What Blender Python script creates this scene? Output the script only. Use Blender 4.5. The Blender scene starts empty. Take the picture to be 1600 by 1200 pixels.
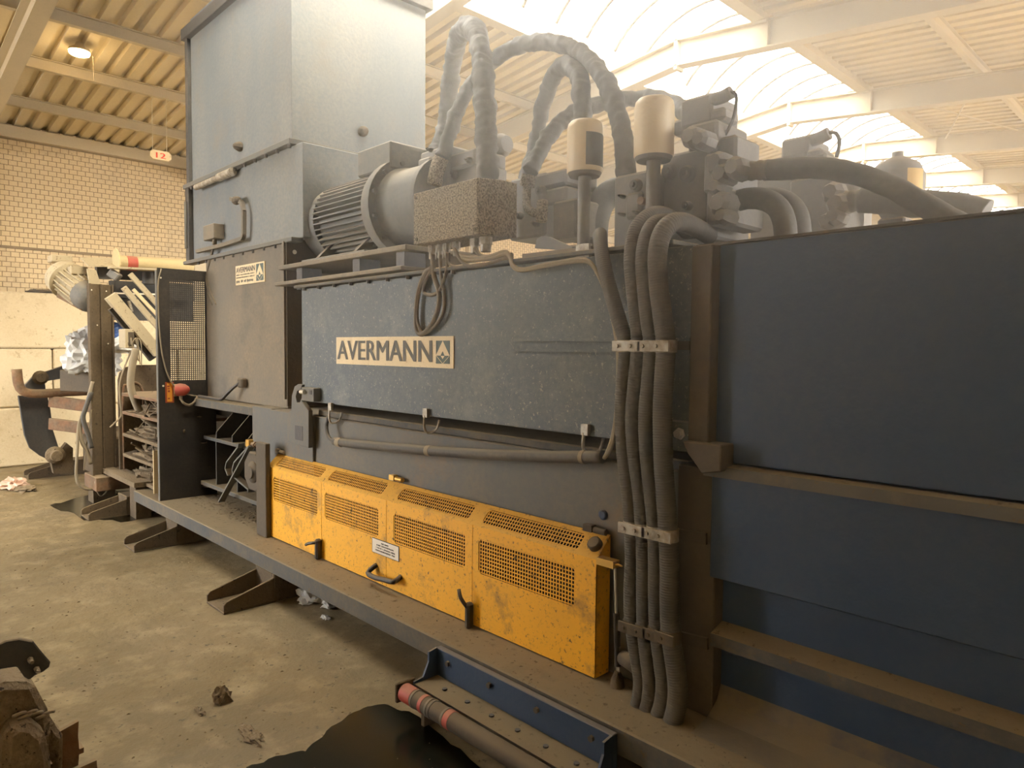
import bpy, bmesh, math, random
from mathutils import Vector, Matrix, noise

# ------------------------------------------------------------------ camera, light, exposure
scn = bpy.context.scene
COL = scn.collection
FPX = 1105.0
YAW, PIT, ROL = math.radians(46.15), math.radians(-2.87), math.radians(.5)
FW = Vector((-math.cos(PIT)*math.sin(YAW), math.cos(PIT)*math.cos(YAW), math.sin(PIT)))
_r = Vector((math.cos(YAW), math.sin(YAW), 0)); _u = _r.cross(FW)
RT = math.cos(ROL)*_r + math.sin(ROL)*_u
UP = -math.sin(ROL)*_r + math.cos(ROL)*_u
EYE = Vector((0, 0, 1.6))
cam = bpy.data.cameras.new('camera'); cam.sensor_width = 36; cam.sensor_fit = 'HORIZONTAL'
cam.lens = FPX/1600*36; cam.clip_start = .05; cam.clip_end = 300
camo = bpy.data.objects.new('camera', cam); COL.objects.link(camo)
m = Matrix((RT, UP, -FW)).transposed().to_4x4(); m.translation = EYE
camo.matrix_world = m; scn.camera = camo

world = bpy.data.worlds.new('sky'); scn.world = world; world.use_nodes = True
bg = world.node_tree.nodes['Background']
bg.inputs[0].default_value = (1, .99, .97, 1); bg.inputs[1].default_value = 8.0

sun = bpy.data.lights.new('sun', 'SUN'); sun.energy = 34.0; sun.angle = math.radians(55); sun.color = (1, .87, .64)
suno = bpy.data.objects.new('sun', sun); COL.objects.link(suno)
suno.rotation_euler = Vector((-.74, -.18, -.62)).to_track_quat('-Z', 'Y').to_euler()
suno.location = (0, 0, 12)

vs = scn.view_settings
vs.view_transform = 'Standard'; vs.look = 'None'; vs.gamma = 1; vs.use_curve_mapping = False
vs.exposure = .88
cy = scn.cycles
cy.use_denoising = True; cy.max_bounces = 6; cy.diffuse_bounces = 4; cy.transparent_max_bounces = 12
cy.sample_clamp_indirect = 8; cy.caustics_reflective = False; cy.caustics_refractive = False
cy.volume_bounces = 1; cy.volume_step_rate = 2
cy.use_adaptive_sampling = True; cy.adaptive_threshold = .035
GLARE_DENSITY = .15     # peak density of the haze volume standing in for lens glare

def at(px, py, **k):
    """photo pixel + one known world coordinate -> world point"""
    (a, v), = k.items(); i = 'XYZ'.index(a)
    d = RT*(px-800)/FPX - UP*(py-600)/FPX + FW
    return EYE + d*((v-EYE[i])/d[i])

def path(l, **k):
    """pixels [(px,py[,depthvalue])...] to world points"""
    (a, v), = k.items()
    return [at(p[0], p[1], **{a: (p[2] if len(p) > 2 else v)}) for p in l]

# ------------------------------------------------------------------ materials
def new_mat(name):
    mt = bpy.data.materials.new(name); mt.use_nodes = True
    nt = mt.node_tree; b = nt.nodes['Principled BSDF']
    return mt, nt, b

def N(nt, t, **k):
    n = nt.nodes.new(t)
    for a, v in k.items(): setattr(n, a, v)
    return n

def noise_fac(nt, scale, lo, hi, detail=5, rough=.6, stretch=None, seed=0):
    tc = N(nt, 'ShaderNodeTexCoord')
    mp = N(nt, 'ShaderNodeMapping'); nt.links.new(tc.outputs['Object'], mp.inputs[0])
    mp.inputs['Location'].default_value = (seed*3.7, seed*1.3, seed*2.1)
    if stretch: mp.inputs['Scale'].default_value = stretch
    n = N(nt, 'ShaderNodeTexNoise'); n.inputs['Scale'].default_value = scale
    n.inputs['Detail'].default_value = detail; n.inputs['Roughness'].default_value = rough
    nt.links.new(mp.outputs[0], n.inputs['Vector'])
    mr = N(nt, 'ShaderNodeMapRange'); mr.inputs[1].default_value = lo; mr.inputs[2].default_value = hi
    nt.links.new(n.outputs['Fac'], mr.inputs[0])
    return mr.outputs[0]

def mix(nt, fac, a, b):
    mx = N(nt, 'ShaderNodeMix', data_type='RGBA')
    for i, v in ((6, a), (7, b)):
        if isinstance(v, tuple): mx.inputs[i].default_value = (*v, 1)
        else: nt.links.new(v, mx.inputs[i])
    if isinstance(fac, (int, float)): mx.inputs[0].default_value = fac
    else: nt.links.new(fac, mx.inputs[0])
    return mx.outputs[2]

def math_n(nt, op, a, b):
    n = N(nt, 'ShaderNodeMath', operation=op); n.use_clamp = True
    for i, v in ((0, a), (1, b)):
        if isinstance(v, (int, float)): n.inputs[i].default_value = v
        else: nt.links.new(v, n.inputs[i])
    return n.outputs[0]

DUST = (.33, .25, .155)
def grimy(name, base, dust=DUST, amt=.4, settle=.85, rough=.6, metal=0, scale=2.2, speck=0, speckcol=(.02, .015, .01),
          bump=.15, stretch=None, base2=None, fine=40):
    """painted / bare surface under a coat of dust: cloudy film, settled dust on upward faces, small specks"""
    mt, nt, b = new_mat(name)
    col = base
    if base2: col = mix(nt, noise_fac(nt, scale*1.7, .4, .62, seed=5), base, base2)
    film = noise_fac(nt, scale, .5-.3*1, .5+.3, stretch=stretch)
    film = math_n(nt, 'MULTIPLY', film, amt*2)
    fines = noise_fac(nt, fine, .35, .75, detail=2, seed=2)
    film = math_n(nt, 'MULTIPLY', film, math_n(nt, 'ADD', math_n(nt, 'MULTIPLY', fines, .5), .6))
    g = N(nt, 'ShaderNodeNewGeometry'); sp = N(nt, 'ShaderNodeSeparateXYZ')
    nt.links.new(g.outputs['Normal'], sp.inputs[0])
    upm = N(nt, 'ShaderNodeMapRange'); upm.inputs[1].default_value = .25; upm.inputs[2].default_value = .8
    upm.inputs[4].default_value = settle; nt.links.new(sp.outputs[2], upm.inputs[0])
    fac = math_n(nt, 'MAXIMUM', film, upm.outputs[0])
    c = mix(nt, fac, col, dust)
    if speck:
        s = noise_fac(nt, speck, .60, .68, detail=4, rough=.7, seed=9)
        c = mix(nt, s, c, speckcol)
    nt.links.new(c, b.inputs['Base Color'])
    b.inputs['Metallic'].default_value = metal
    rr = N(nt, 'ShaderNodeMapRange'); rr.inputs[3].default_value = rough; rr.inputs[4].default_value = .95
    nt.links.new(fac, rr.inputs[0]); nt.links.new(rr.outputs[0], b.inputs['Roughness'])
    if bump:
        bp = N(nt, 'ShaderNodeBump'); bp.inputs['Strength'].default_value = bump; bp.inputs['Distance'].default_value = .004
        nt.links.new(fines, bp.inputs['Height']); nt.links.new(bp.outputs[0], b.inputs['Normal'])
    return mt

def plain(name, c, rough=.6, metal=0, emit=0, ec=None):
    mt, nt, b = new_mat(name)
    b.inputs['Base Color'].default_value = (*c, 1); b.inputs['Roughness'].default_value = rough; b.inputs['Metallic'].default_value = metal
    if emit:
        b.inputs['Emission Color'].default_value = (*(ec or c), 1); b.inputs['Emission Strength'].default_value = emit
    return mt

M = {}
M['blue'] = grimy('dusty_blue_paint', (.018, .05, .115), amt=.13, settle=.8, rough=.45, scale=1.1, dust=(.2, .17, .13))
M['tank'] = grimy('dusty_tank_paint', (.04, .062, .088), amt=.3, settle=.9, rough=.5, scale=1.4, dust=(.24, .235, .2), speck=70, speckcol=(.3, .28, .22))
M['hopper'] = grimy('dust_and_glare_hopper_paint', (.10, .13, .165), amt=.45, settle=.9, rough=.7, scale=1.0, dust=(.29, .27, .235), stretch=(1, 1, .35))  # grey from dust plus veiling glare mixed into the colour
M['panel'] = grimy('dust_coated_panel_paint', (.13, .12, .10), amt=.5, settle=.9, rough=.75, scale=1.3, dust=(.27, .21, .14))
M['greyblue'] = grimy('grey_blue_frame_paint', (.085, .095, .10), amt=.4, settle=.95, rough=.6, scale=2, dust=(.22, .18, .125))
M['drift'] = grimy('dirt_drift_over_blue', (.16, .125, .08), amt=.3, settle=.75, rough=.9, scale=2.5, base2=(.02, .045, .09), dust=(.2, .16, .1))
M['dark'] = grimy('dark_machine_paint', (.018, .022, .028), amt=.12, settle=.7, rough=.5, scale=2)
M['column'] = grimy('brown_dusted_steel', (.07, .058, .045), amt=.4, settle=.9, rough=.8, scale=2, dust=(.16, .12, .075))
M['black'] = grimy('black_steel_sheet', (.014, .015, .018), amt=.08, settle=.6, rough=.55, scale=3)
M['deck'] = grimy('dirt_covered_deck', (.05, .06, .07), amt=.3, settle=1.0, rough=.8, scale=1.6, dust=(.225, .172, .100), speck=26, speckcol=(.12, .085, .045))
M['foot'] = grimy('muddy_steel', (.07, .05, .032), amt=.35, settle=.8, rough=.85, scale=4, dust=(.2, .145, .08), speck=30, speckcol=(.03, .02, .012), bump=.4)
M['rust'] = grimy('rusty_steel', (.17, .075, .035), amt=.3, settle=.7, rough=.85, scale=5, base2=(.09, .05, .03), bump=.4)
M['mud'] = grimy('caked_dirt', (.11, .08, .047), amt=.4, settle=.5, rough=.95, scale=8, bump=.9, fine=60, speck=40)
M['yellow'] = grimy('scuffed_yellow_paint', (.84, .41, .010), amt=.10, settle=.6, rough=.5, scale=5, dust=(.35, .22, .07), speck=38, speckcol=(.14, .085, .025), bump=.05)
M['motor'] = grimy('dusty_grey_motor', (.075, .085, .095), amt=.32, settle=.8, rough=.6, scale=3, dust=(.3, .25, .18))
M['hydraulic'] = grimy('dusty_hydraulic_steel', (.13, .135, .145), amt=.35, settle=.8, rough=.55, scale=5, dust=(.33, .28, .21))
M['sleeve'] = grimy('glare_paled_dusty_sleeve', (.075, .078, .085), amt=.35, settle=.55, rough=.6, scale=3, dust=(.27, .25, .22))  # black sleeves; dust tone paled further to take in lens glare
M['conduit'] = grimy('black_corrugated_plastic', (.045, .046, .048), amt=.3, settle=.75, rough=.6, scale=3, dust=(.22, .18, .125))
M['cable'] = grimy('dusty_cable', (.07, .065, .055), amt=.4, settle=.8, rough=.7, scale=8)
M['palecable'] = grimy('pale_dusty_cable', (.22, .19, .14), amt=.4, settle=.8, rough=.8, scale=8)
M['speckled'] = grimy('speckled_dusty_box', (.27, .24, .19), amt=.5, settle=.9, rough=.85, scale=3, dust=(.42, .33, .22), bump=.5)
M['filter'] = grimy('cream_filter_paint', (.72, .60, .42), amt=.12, settle=.4, rough=.35, scale=4, dust=(.5, .4, .27))
M['cream'] = grimy('grimy_cream_paint', (.40, .34, .235), amt=.4, settle=.5, rough=.7, scale=5, dust=(.5, .41, .27), speck=30, speckcol=(.14, .1, .06))  # cream paint under speckled grime
M['galv'] = grimy('galvanised_steel', (.42, .40, .36), amt=.3, settle=.7, rough=.45, metal=.5, scale=14, base2=(.2, .18, .15))
M['bolt'] = plain('bright_bolt', (.62, .58, .52), .35, .8)
M['darkbolt'] = plain('dull_bolt', (.12, .11, .1), .6, .4)
M['blackplastic'] = grimy('black_plastic', (.018, .018, .02), amt=.1, settle=.35, rough=.45, scale=8)
M['brass'] = plain('brass', (.55, .33, .08), .45, .7)
M['red'] = grimy('faded_red', (.45, .05, .035), amt=.2, settle=.5, rough=.5, scale=9)
M['signplate'] = grimy('weathered_cream_sign', (.70, .57, .36), amt=.15, settle=.2, rough=.6, scale=9, dust=(.55, .38, .18), speck=60, speckcol=(.45, .3, .14), bump=0)
M['signink'] = grimy('weathered_sign_lettering', (.085, .085, .082), amt=.25, settle=0, rough=.7, scale=9, dust=(.2, .17, .12), bump=0)
M['signgreen'] = grimy('weathered_sign_green', (.07, .105, .105), amt=.25, settle=0, rough=.7, scale=9, dust=(.2, .19, .14), bump=0)
M['whitelabel'] = plain('white_label', (.72, .66, .56), .6)
M['orangelabel'] = plain('orange_label', (.72, .30, .03), .6)
M['redborder'] = plain('red_border', (.30, .06, .02), .6)
M['ink'] = plain('label_ink', (.05, .045, .04), .7)
M['redink'] = plain('red_numeral', (.75, .07, .05), .6)
M['brick'] = grimy('yellow_brick', (.60, .47, .29), amt=.25, settle=.3, rough=.9, scale=.9, dust=(.46, .36, .24), speck=22, speckcol=(.36, .28, .18), bump=.3)
M['mortar'] = grimy('dark_mortar', (.20, .15, .10), amt=.3, settle=.3, rough=.95, scale=4)
M['concrete'] = grimy('pale_concrete_block', (.58, .49, .34), amt=.35, settle=.4, rough=.95, scale=1.5, dust=(.44, .34, .2), speck=12, speckcol=(.36, .29, .18), bump=.5)
M['roofsheet'] = grimy('pale_roof_sheet', (.66, .56, .37), amt=.4, settle=0, rough=.75, scale=1.2, dust=(.46, .39, .26), stretch=(.3, 2, 1), bump=.1)
M['roofsteel'] = grimy('dusty_roof_steel', (.50, .43, .31), amt=.35, settle=.5, rough=.8, scale=2, dust=(.38, .33, .25))
M['litter'] = plain('pale_plastic_film', (.55, .55, .54), .35)
M['pinklitter'] = plain('pinkish_paper', (.6, .42, .33), .7)
M['wood'] = grimy('pale_board', (.62, .5, .28), amt=.2, settle=.4, rough=.85, scale=6)
M['bluebag'] = plain('blue_plastic', (.03, .07, .2), .4)

def blotch(name, scale, lo, hi, col, amt, seed):
    nt = M[name].node_tree; b = nt.nodes['Principled BSDF']; src = b.inputs['Base Color'].links[0].from_socket
    f = math_n(nt, 'MULTIPLY', noise_fac(nt, scale, lo, hi, detail=8, rough=.75, seed=seed), amt)
    nt.links.new(mix(nt, f, src, col), b.inputs['Base Color'])
blotch('speckled', 110, .46, .56, (.09, .07, .05), 1, 15)
blotch('blue', 42, .71, .735, (.4, .36, .3), .9, 13)
blotch('greyblue', 1.6, .55, .68, (.19, .13, .08), .7, 14)
blotch('yellow', 2.6, .54, .66, (.26, .15, .04), .8, 11)
blotch('yellow', 55, .56, .66, (.20, .12, .03), .65, 12)
blotch('tank', 3.2, .5, .66, (.22, .22, .19), .5, 16)
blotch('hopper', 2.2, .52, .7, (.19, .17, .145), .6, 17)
blotch('panel', 1.8, .5, .68, (.09, .085, .075), .6, 18)
blotch('deck', 5, .5, .66, (.17, .13, .08), .6, 19)
blotch('brick', 1.1, .5, .66, (.40, .32, .22), .6, 20)
blotch('concrete', 3, .54, .68, (.34, .25, .14), .5, 21)
# brick material for wall areas out of sight of the single bricks
mt, nt, b = new_mat('brick_coursing'); M['brickwall'] = mt
tc = N(nt, 'ShaderNodeTexCoord'); mp = N(nt, 'ShaderNodeMapping'); mp.inputs['Rotation'].default_value = (0, math.radians(-90), 0)
nt.links.new(tc.outputs['Object'], mp.inputs[0]); br = N(nt, 'ShaderNodeTexBrick'); nt.links.new(mp.outputs[0], br.inputs[0])
br.inputs['Color1'].default_value = (.60, .47, .29, 1); br.inputs['Color2'].default_value = (.54, .43, .28, 1); br.inputs['Mortar'].default_value = (.2, .15, .1, 1)
br.inputs['Scale'].default_value = 1; br.inputs['Brick Width'].default_value = .104; br.inputs['Row Height'].default_value = .070; br.inputs['Mortar Size'].default_value = .005
nt.links.new(br.outputs[0], b.inputs['Base Color']); b.inputs['Roughness'].default_value = .9

# floor: trodden dirt over concrete
mt, nt, b = new_mat('dirt_floor'); M['floor'] = mt
c = mix(nt, noise_fac(nt, .55, .35, .65), (.24, .182, .098), (.165, .126, .067))
c = mix(nt, noise_fac(nt, 6, .5, .72, seed=3), c, (.32, .25, .145))
c = mix(nt, noise_fac(nt, 34, .64, .70, detail=3, seed=6), c, (.10, .075, .045))
c = mix(nt, noise_fac(nt, 1.3, .58, .66, detail=6, seed=8, stretch=(1, .5, 1)), c, (.17, .13, .075))
nt.links.new(c, b.inputs['Base Color'])
rr = N(nt, 'ShaderNodeMapRange'); rr.inputs[3].default_value = .42; rr.inputs[4].default_value = .8
nt.links.new(noise_fac(nt, .9, .4, .6, seed=4), rr.inputs[0]); nt.links.new(rr.outputs[0], b.inputs['Roughness'])
bp = N(nt, 'ShaderNodeBump'); bp.inputs['Strength'].default_value = .35; bp.inputs['Distance'].default_value = .01
nt.links.new(noise_fac(nt, 9, .3, .7, seed=1), bp.inputs['Height']); nt.links.new(bp.outputs[0], b.inputs['Normal'])

# wet ground
mt, nt, b = new_mat('wet_mud'); M['wet'] = mt
c = mix(nt, noise_fac(nt, 4, .4, .65), (.008, .009, .005), (.018, .015, .009))
nt.links.new(c, b.inputs['Base Color']); b.inputs['Roughness'].default_value = .22; b.inputs['Specular IOR Level'].default_value = .25
# polycarbonate skylight: mostly clear to light, slightly milky
mt, nt, b = new_mat('skylight_polycarbonate'); M['pane'] = mt
tr = N(nt, 'ShaderNodeBsdfTransparent'); tr.inputs[0].default_value = (.97, .97, .95, 1)
tl = N(nt, 'ShaderNodeBsdfTranslucent'); tl.inputs[0].default_value = (.95, .94, .9, 1)
mx = N(nt, 'ShaderNodeMixShader'); mx.inputs[0].default_value = .2
nt.links.new(tr.outputs[0], mx.inputs[1]); nt.links.new(tl.outputs[0], mx.inputs[2])
nt.links.new(mx.outputs[0], nt.nodes['Material Output'].inputs[0])

# ------------------------------------------------------------------ mesh builder
class MB:
    def __init__(s): s.v = []; s.f = []; s.sm = []
    def face(s, idx, smooth=False): s.f.append(tuple(idx)); s.sm.append(smooth)
    def box(s, x0, x1, y0, y1, z0, z1):
        n = len(s.v)
        for x in (x0, x1):
            for y in (y0, y1):
                for z in (z0, z1): s.v.append(Vector((x, y, z)))
        for q in ((0, 1, 3, 2), (4, 6, 7, 5), (0, 4, 5, 1), (2, 3, 7, 6), (0, 2, 6, 4), (1, 5, 7, 3)):
            s.face([n+i for i in q])
        return s
    def obox(s, p0, p1, w, h, up=(0, 0, 1)):
        """bar from p0 to p1, section w (sideways) x h (along up)"""
        p0, p1 = Vector(p0), Vector(p1); d = (p1-p0).normalized(); up = Vector(up)
        sd = d.cross(up).normalized(); u = sd.cross(d).normalized(); n = len(s.v)
        for p in (p0, p1):
            for a, b in ((-1, -1), (1, -1), (1, 1), (-1, 1)): s.v.append(p+sd*a*w/2+u*b*h/2)
        for q in ((3, 2, 1, 0), (4, 5, 6, 7), (0, 1, 5, 4), (1, 2, 6, 5), (2, 3, 7, 6), (3, 0, 4, 7)): s.face([n+i for i in q])
        return s
    def prism(s, poly, vec):
        """closed outline of world points swept along vec"""
        vec = Vector(vec); poly = [Vector(p) for p in poly]; n = len(s.v); k = len(poly)
        nrm = Vector((0, 0, 0))
        for i in range(k):
            nrm += poly[i].cross(poly[(i+1) % k])
        if nrm.dot(vec) > 0: poly = poly[::-1]
        s.v += poly+[p+vec for p in poly]
        s.face(range(n, n+k)); s.face(range(n+2*k-1, n+k-1, -1))
        for i in range(k):
            j = (i+1) % k; s.face((n+j, n+i, n+k+i, n+k+j))
        return s
    def lathe(s, p0, p1, prof, n=20, smooth=True):
        """prof: list of (t along p0->p1 in metres, radius)"""
        p0, p1 = Vector(p0), Vector(p1); d = (p1-p0).normalized()
        a = d.orthogonal().normalized(); b = d.cross(a)
        rings = []
        for t, r in prof:
            rings.append(len(s.v))
            for i in range(n):
                th = 2*math.pi*i/n; s.v.append(p0+d*t+(a*math.cos(th)+b*math.sin(th))*r)
        for q in range(len(rings)-1):
            for i in range(n):
                j = (i+1) % n; s.face((rings[q]+i, rings[q]+j, rings[q+1]+j, rings[q+1]+i), smooth)
        k = len(s.v)
        s.v += [s.v[rings[0]+i].copy() for i in range(n)]; s.face(range(k+n-1, k-1, -1))
        k = len(s.v)
        s.v += [s.v[rings[-1]+i].copy() for i in range(n)]; s.face(range(k, k+n))
        return s
    def cyl(s, p0, p1, r, n=16, r1=None, smooth=True):
        L = (Vector(p1)-Vector(p0)).length
        return s.lathe(p0, p1, [(0, r), (L, r if r1 is None else r1)], n, smooth)
    def drum(s, p0, p1, r, c=.01, n=24):
        """cylinder with chamfered rims"""
        L = (Vector(p1)-Vector(p0)).length
        return s.lathe(p0, p1, [(0, r-c), (c, r), (L-c, r), (L, r-c)], n, False) if n < 10 else s.lathe(p0, p1, [(0, r-c), (0.0001, r-c), (c, r), (L-c, r), (L-.0001, r-c), (L, r-c)], n)
    def tube(s, pts, r, n=10, step=.03, rf=None, smooth_path=True):
        pts = [Vector(p) for p in pts]
        if smooth_path and len(pts) > 2:
            q = [pts[0]*2-pts[1]]+pts+[pts[-1]*2-pts[-2]]; out = []
            for i in range(1, len(q)-2):
                L = (q[i+1]-q[i]).length; k = max(2, int(L/step)+1)
                for j in range(k):
                    t = j/k; t2 = t*t; t3 = t2*t
                    out.append(.5*((2*q[i])+(q[i+1]-q[i-1])*t+(2*q[i-1]-5*q[i]+4*q[i+1]-q[i+2])*t2+(-q[i-1]+3*q[i]-3*q[i+1]+q[i+2])*t3))
            out.append(pts[-1]); pts = out
        d = (pts[1]-pts[0]).normalized(); a = d.orthogonal().normalized(); sl = 0; rings = []
        for i, p in enumerate(pts):
            dn = (pts[min(i+1, len(pts)-1)]-pts[max(i-1, 0)]).normalized()
            a = (a-dn*a.dot(dn)).normalized(); b = dn.cross(a)
            if i: sl += (p-pts[i-1]).length
            rings.append(len(s.v))
            for k in range(n):
                th = 2*math.pi*k/n; rad = rf(sl, th)*r if rf else r
                s.v.append(p+(a*math.cos(th)+b*math.sin(th))*rad)
        for q in range(len(rings)-1):
            for i in range(n):
                j = (i+1) % n; s.face((rings[q]+i, rings[q]+j, rings[q+1]+j, rings[q+1]+i), True)
        s.face([rings[0]+i for i in range(n-1, -1, -1)]); s.face([rings[-1]+i for i in range(n)])
        return s
    def build(s, name, mat, parent=None, origin=None, bevel=0, fixn=False):
        off = Vector(origin) if origin is not None else (parent_origin(parent) if parent else Vector((0, 0, 0)))
        me = bpy.data.meshes.new(name)
        me.from_pydata([tuple(p-off) for p in s.v], [], s.f)
        me.polygons.foreach_set('use_smooth', s.sm)
        me.materials.append(M[mat] if isinstance(mat, str) else mat); me.update()
        if fixn:
            bm = bmesh.new(); bm.from_mesh(me); bmesh.ops.recalc_face_normals(bm, faces=bm.faces); bm.to_mesh(me); bm.free()
        o = bpy.data.objects.new(name, me); COL.objects.link(o)
        if parent: o.parent = parent
        else: o.location = off
        if bevel:
            bv = o.modifiers.new('bevel', 'BEVEL'); bv.width = bevel; bv.segments = 1; bv.limit_method = 'ANGLE'; bv.angle_limit = math.radians(50)
        return o

def parent_origin(o):
    p = Vector((0, 0, 0))
    while o is not None:
        p = p+o.location; o = o.parent
    return p

def tag(o, label, cat=None, group=None, kind=None):
    o['label'] = label
    if cat: o['category'] = cat
    if group: o['group'] = group
    if kind: o['kind'] = kind
    return o

def thing(name, loc, label, cat, group=None, kind=None):
    o = bpy.data.objects.new(name, None); COL.objects.link(o); o.location = loc; o.empty_display_size = .1
    return tag(o, label, cat, group, kind)

def single(mb, name, mat, label, cat, group=None, kind=None, bevel=0, fixn=False):
    lo = Vector((min(p.x for p in mb.v)+max(p.x for p in mb.v), min(p.y for p in mb.v)+max(p.y for p in mb.v), 0))/2
    lo.z = min(p.z for p in mb.v)
    return tag(mb.build(name, mat, origin=lo, bevel=bevel, fixn=fixn), label, cat, group, kind)

def struct(mb, name, mat, label=None, bevel=0):
    o = mb.build(name, mat, bevel=bevel); o['kind'] = 'structure'
    if label: o['label'] = label
    return o

def text_part(body, name, mat, parent, origin, w, h, xdir=(1, 0, 0), ydir=(0, 0, 1), bold=.0, depth=.0012):
    """flat lettering stretched to w x h, lower-left corner at origin"""
    cu = bpy.data.curves.new(name, 'FONT'); cu.body = body; cu.offset = 0; cu.extrude = 0; cu.resolution_u = 3
    tmp = bpy.data.objects.new(name, cu); COL.objects.link(tmp)
    dg = bpy.context.evaluated_depsgraph_get(); dg.update()
    me = bpy.data.meshes.new_from_object(tmp.evaluated_get(dg)); bpy.data.objects.remove(tmp)
    xs = [v.co.x for v in me.vertices]; ys = [v.co.y for v in me.vertices]
    sx = w/(max(xs)-min(xs)); sy = h/(max(ys)-min(ys)); X, Y = Vector(xdir), Vector(ydir); Z = X.cross(Y)
    base = Vector(origin)-parent_origin(parent); mx0, my0 = min(xs), min(ys)
    for v in me.vertices:
        v.co = base+X*((v.co.x-mx0)*sx)+Y*((v.co.y-my0)*sy)+Z*depth
    if bold:          # heavier strokes: the outline repeated a little to either side
        bm = bmesh.new(); bm.from_mesh(me); g0_ = bm.verts[:]+bm.edges[:]+bm.faces[:]
        for k, sh_ in enumerate((-1, -.5, .5, 1)):
            r0 = bmesh.ops.duplicate(bm, geom=g0_)
            for v in r0['geom']:
                if isinstance(v, bmesh.types.BMVert): v.co += X*(sh_*bold*h)+Z*(.00004*(k+1))
        bm.to_mesh(me); bm.free()
    me.materials.clear(); me.materials.append(M[mat]); me.update()
    o = bpy.data.objects.new(name, me); COL.objects.link(o); o.parent = parent
    return o

RND = random.Random(7)
def faded_print(name, mat, parent, origin, w, h, xdir=(1, 0, 0), ydir=(0, 0, 1), seed=1, depth=.0006):
    """a line of print worn past reading: a row of short strokes of uneven width"""
    rr_ = random.Random(seed); X, Y = Vector(xdir), Vector(ydir); Z = X.cross(Y); mb = MB(); x = 0.0
    while x < w:
        k = min(h*rr_.uniform(.25, .75), w-x)
        if rr_.random() > .12:
            a = rr_.uniform(0, .2)*h; b_ = h*rr_.uniform(.75, 1)
            o_ = Vector(origin)+Z*depth
            mb.prism([o_+X*x+Y*a, o_+X*(x+k)+Y*a, o_+X*(x+k)+Y*b_, o_+X*x+Y*b_], Z*.0003)
        x += k+h*rr_.uniform(.15, .3)
    o = mb.build(name, mat, parent); o['kind'] = 'stuff'
    return o

def wrinkle(seed, amp=.07):
    def f(s, th):
        return 1+amp*noise.noise(Vector((s*11+seed*10, math.cos(th)*.9, math.sin(th)*.9)))+amp*noise.noise(Vector((s*34+seed*7, math.cos(th)*1.1, math.sin(th)*1.1)))
    return f
def ribbed(pitch=.0085, amp=.06):
    return lambda s, th: 1+amp*math.sin(2*math.pi*s/pitch)

# ------------------------------------------------------------------ the hall
WX = -12.0; S = .1; EAVE = 4.62
RIDGE = -4.78; SKL, SKR = -5.8, -3.76
Y0, Y1 = -4.5, 31.0; XR = 6.0
SY0 = .7      # the ridge glazing starts here; roof closed in front to hold back light
def zl(x): return EAVE+S*(x-WX)
def zr(x): return zl(SKL)-S*(x-SKR)

struct(MB().box(WX-1, XR+18, Y0-14, Y1+1, -.3, 0), 'floor', 'floor', 'trodden dirt and concrete hall floor')
o = struct(MB().box(WX-.3, WX, Y0, Y1, 0, EAVE+.02), 'wall_left', 'brickwall', 'pale yellow brick wall with dark joints, sooty under the roof')
wall_left = o
# unseen front wall; wide gate opening added at its left end for daylight
fw_ = MB().box(-6.6, XR, Y0-.3, Y0, 0, 5.6).box(WX-.3, -11.6, Y0-.3, Y0, 0, 5.6).box(-11.6, -6.6, Y0-.3, Y0, 4.3, 5.6)
struct(fw_, 'wall_front', 'concrete', 'plain hall wall with an unseen gateway added behind the camera to bring in daylight')
struct(MB().box(-5.2, XR, -1.5, -1.2, 0, 5.3), 'wall_light_block', 'concrete', 'unseen wall added close behind the camera to block light')  # added wall keeping daylight off the lower right of the machine
struct(MB().box(WX-.3, XR, Y1, Y1+.3, 0, 5.6), 'wall_back', 'concrete', 'far end wall of the hall')
mb = MB().box(XR, XR+.3, Y0, 4.3, 0, 4.4)  # side left open farther back so added daylight brightens the roof
for y in range(10, 31, 6): mb.box(XR, XR+.25, y-.12, y+.12, 0, 4.2)
struct(mb, 'wall_right', 'concrete', 'unseen hall side, opened between posts farther back to add daylight')

# bricks in header bond: 300 nearest as single parts, the others joined
BW, BH, JT = .104, .070, .009
cells = []
zlo, zhi = 2.26, 4.44
nrow = int((zhi-zlo)/BH)
for r_ in range(nrow):
    for c_ in range(int(4.6/BW)):
        y = 1.0+c_*BW+(BW/2 if r_ % 2 else 0); z = zlo+r_*BH
        cells.append((y, z))
bm_ = MB().box(0, .012, 0, BW-JT, 0, BH-JT)
proto = bm_.build('brick', 'brick', origin=(0, 0, 0)); proto.parent = wall_left
def visible_key(c): return (abs(c[0]-2.35)/1.0)**2+(abs(c[1]-3.4)/1.0)**2
cells.sort(key=visible_key)
first = True
for (y, z) in cells[:300]:
    o = proto if first else proto.copy()
    if not first: COL.objects.link(o)
    first = False
    o.parent = wall_left; o.location = (WX+RND.uniform(-.003, .001), y, z)
rest = MB()
for (y, z) in cells[300:]:
    d = RND.uniform(-.003, .001); rest.box(WX, WX+.012+d, y, y+BW-JT, z, z+BH-JT)
o = rest.build('brick_field', 'brick', wall_left); o['kind'] = 'stuff'
MB().box(WX-.002, WX+.006, 1.0, 5.7, zlo-.04, zhi+.04).build('mortar_bed', 'mortar', wall_left)
MB().box(WX, WX+.035, 1.0, 5.7, 2.93, 2.965).build('ledge_course', 'mortar', wall_left)
MB().box(WX, WX+.10, Y0, Y1, zhi, EAVE-.02).build('eave_beam', 'roofsteel', wall_left)

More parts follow.
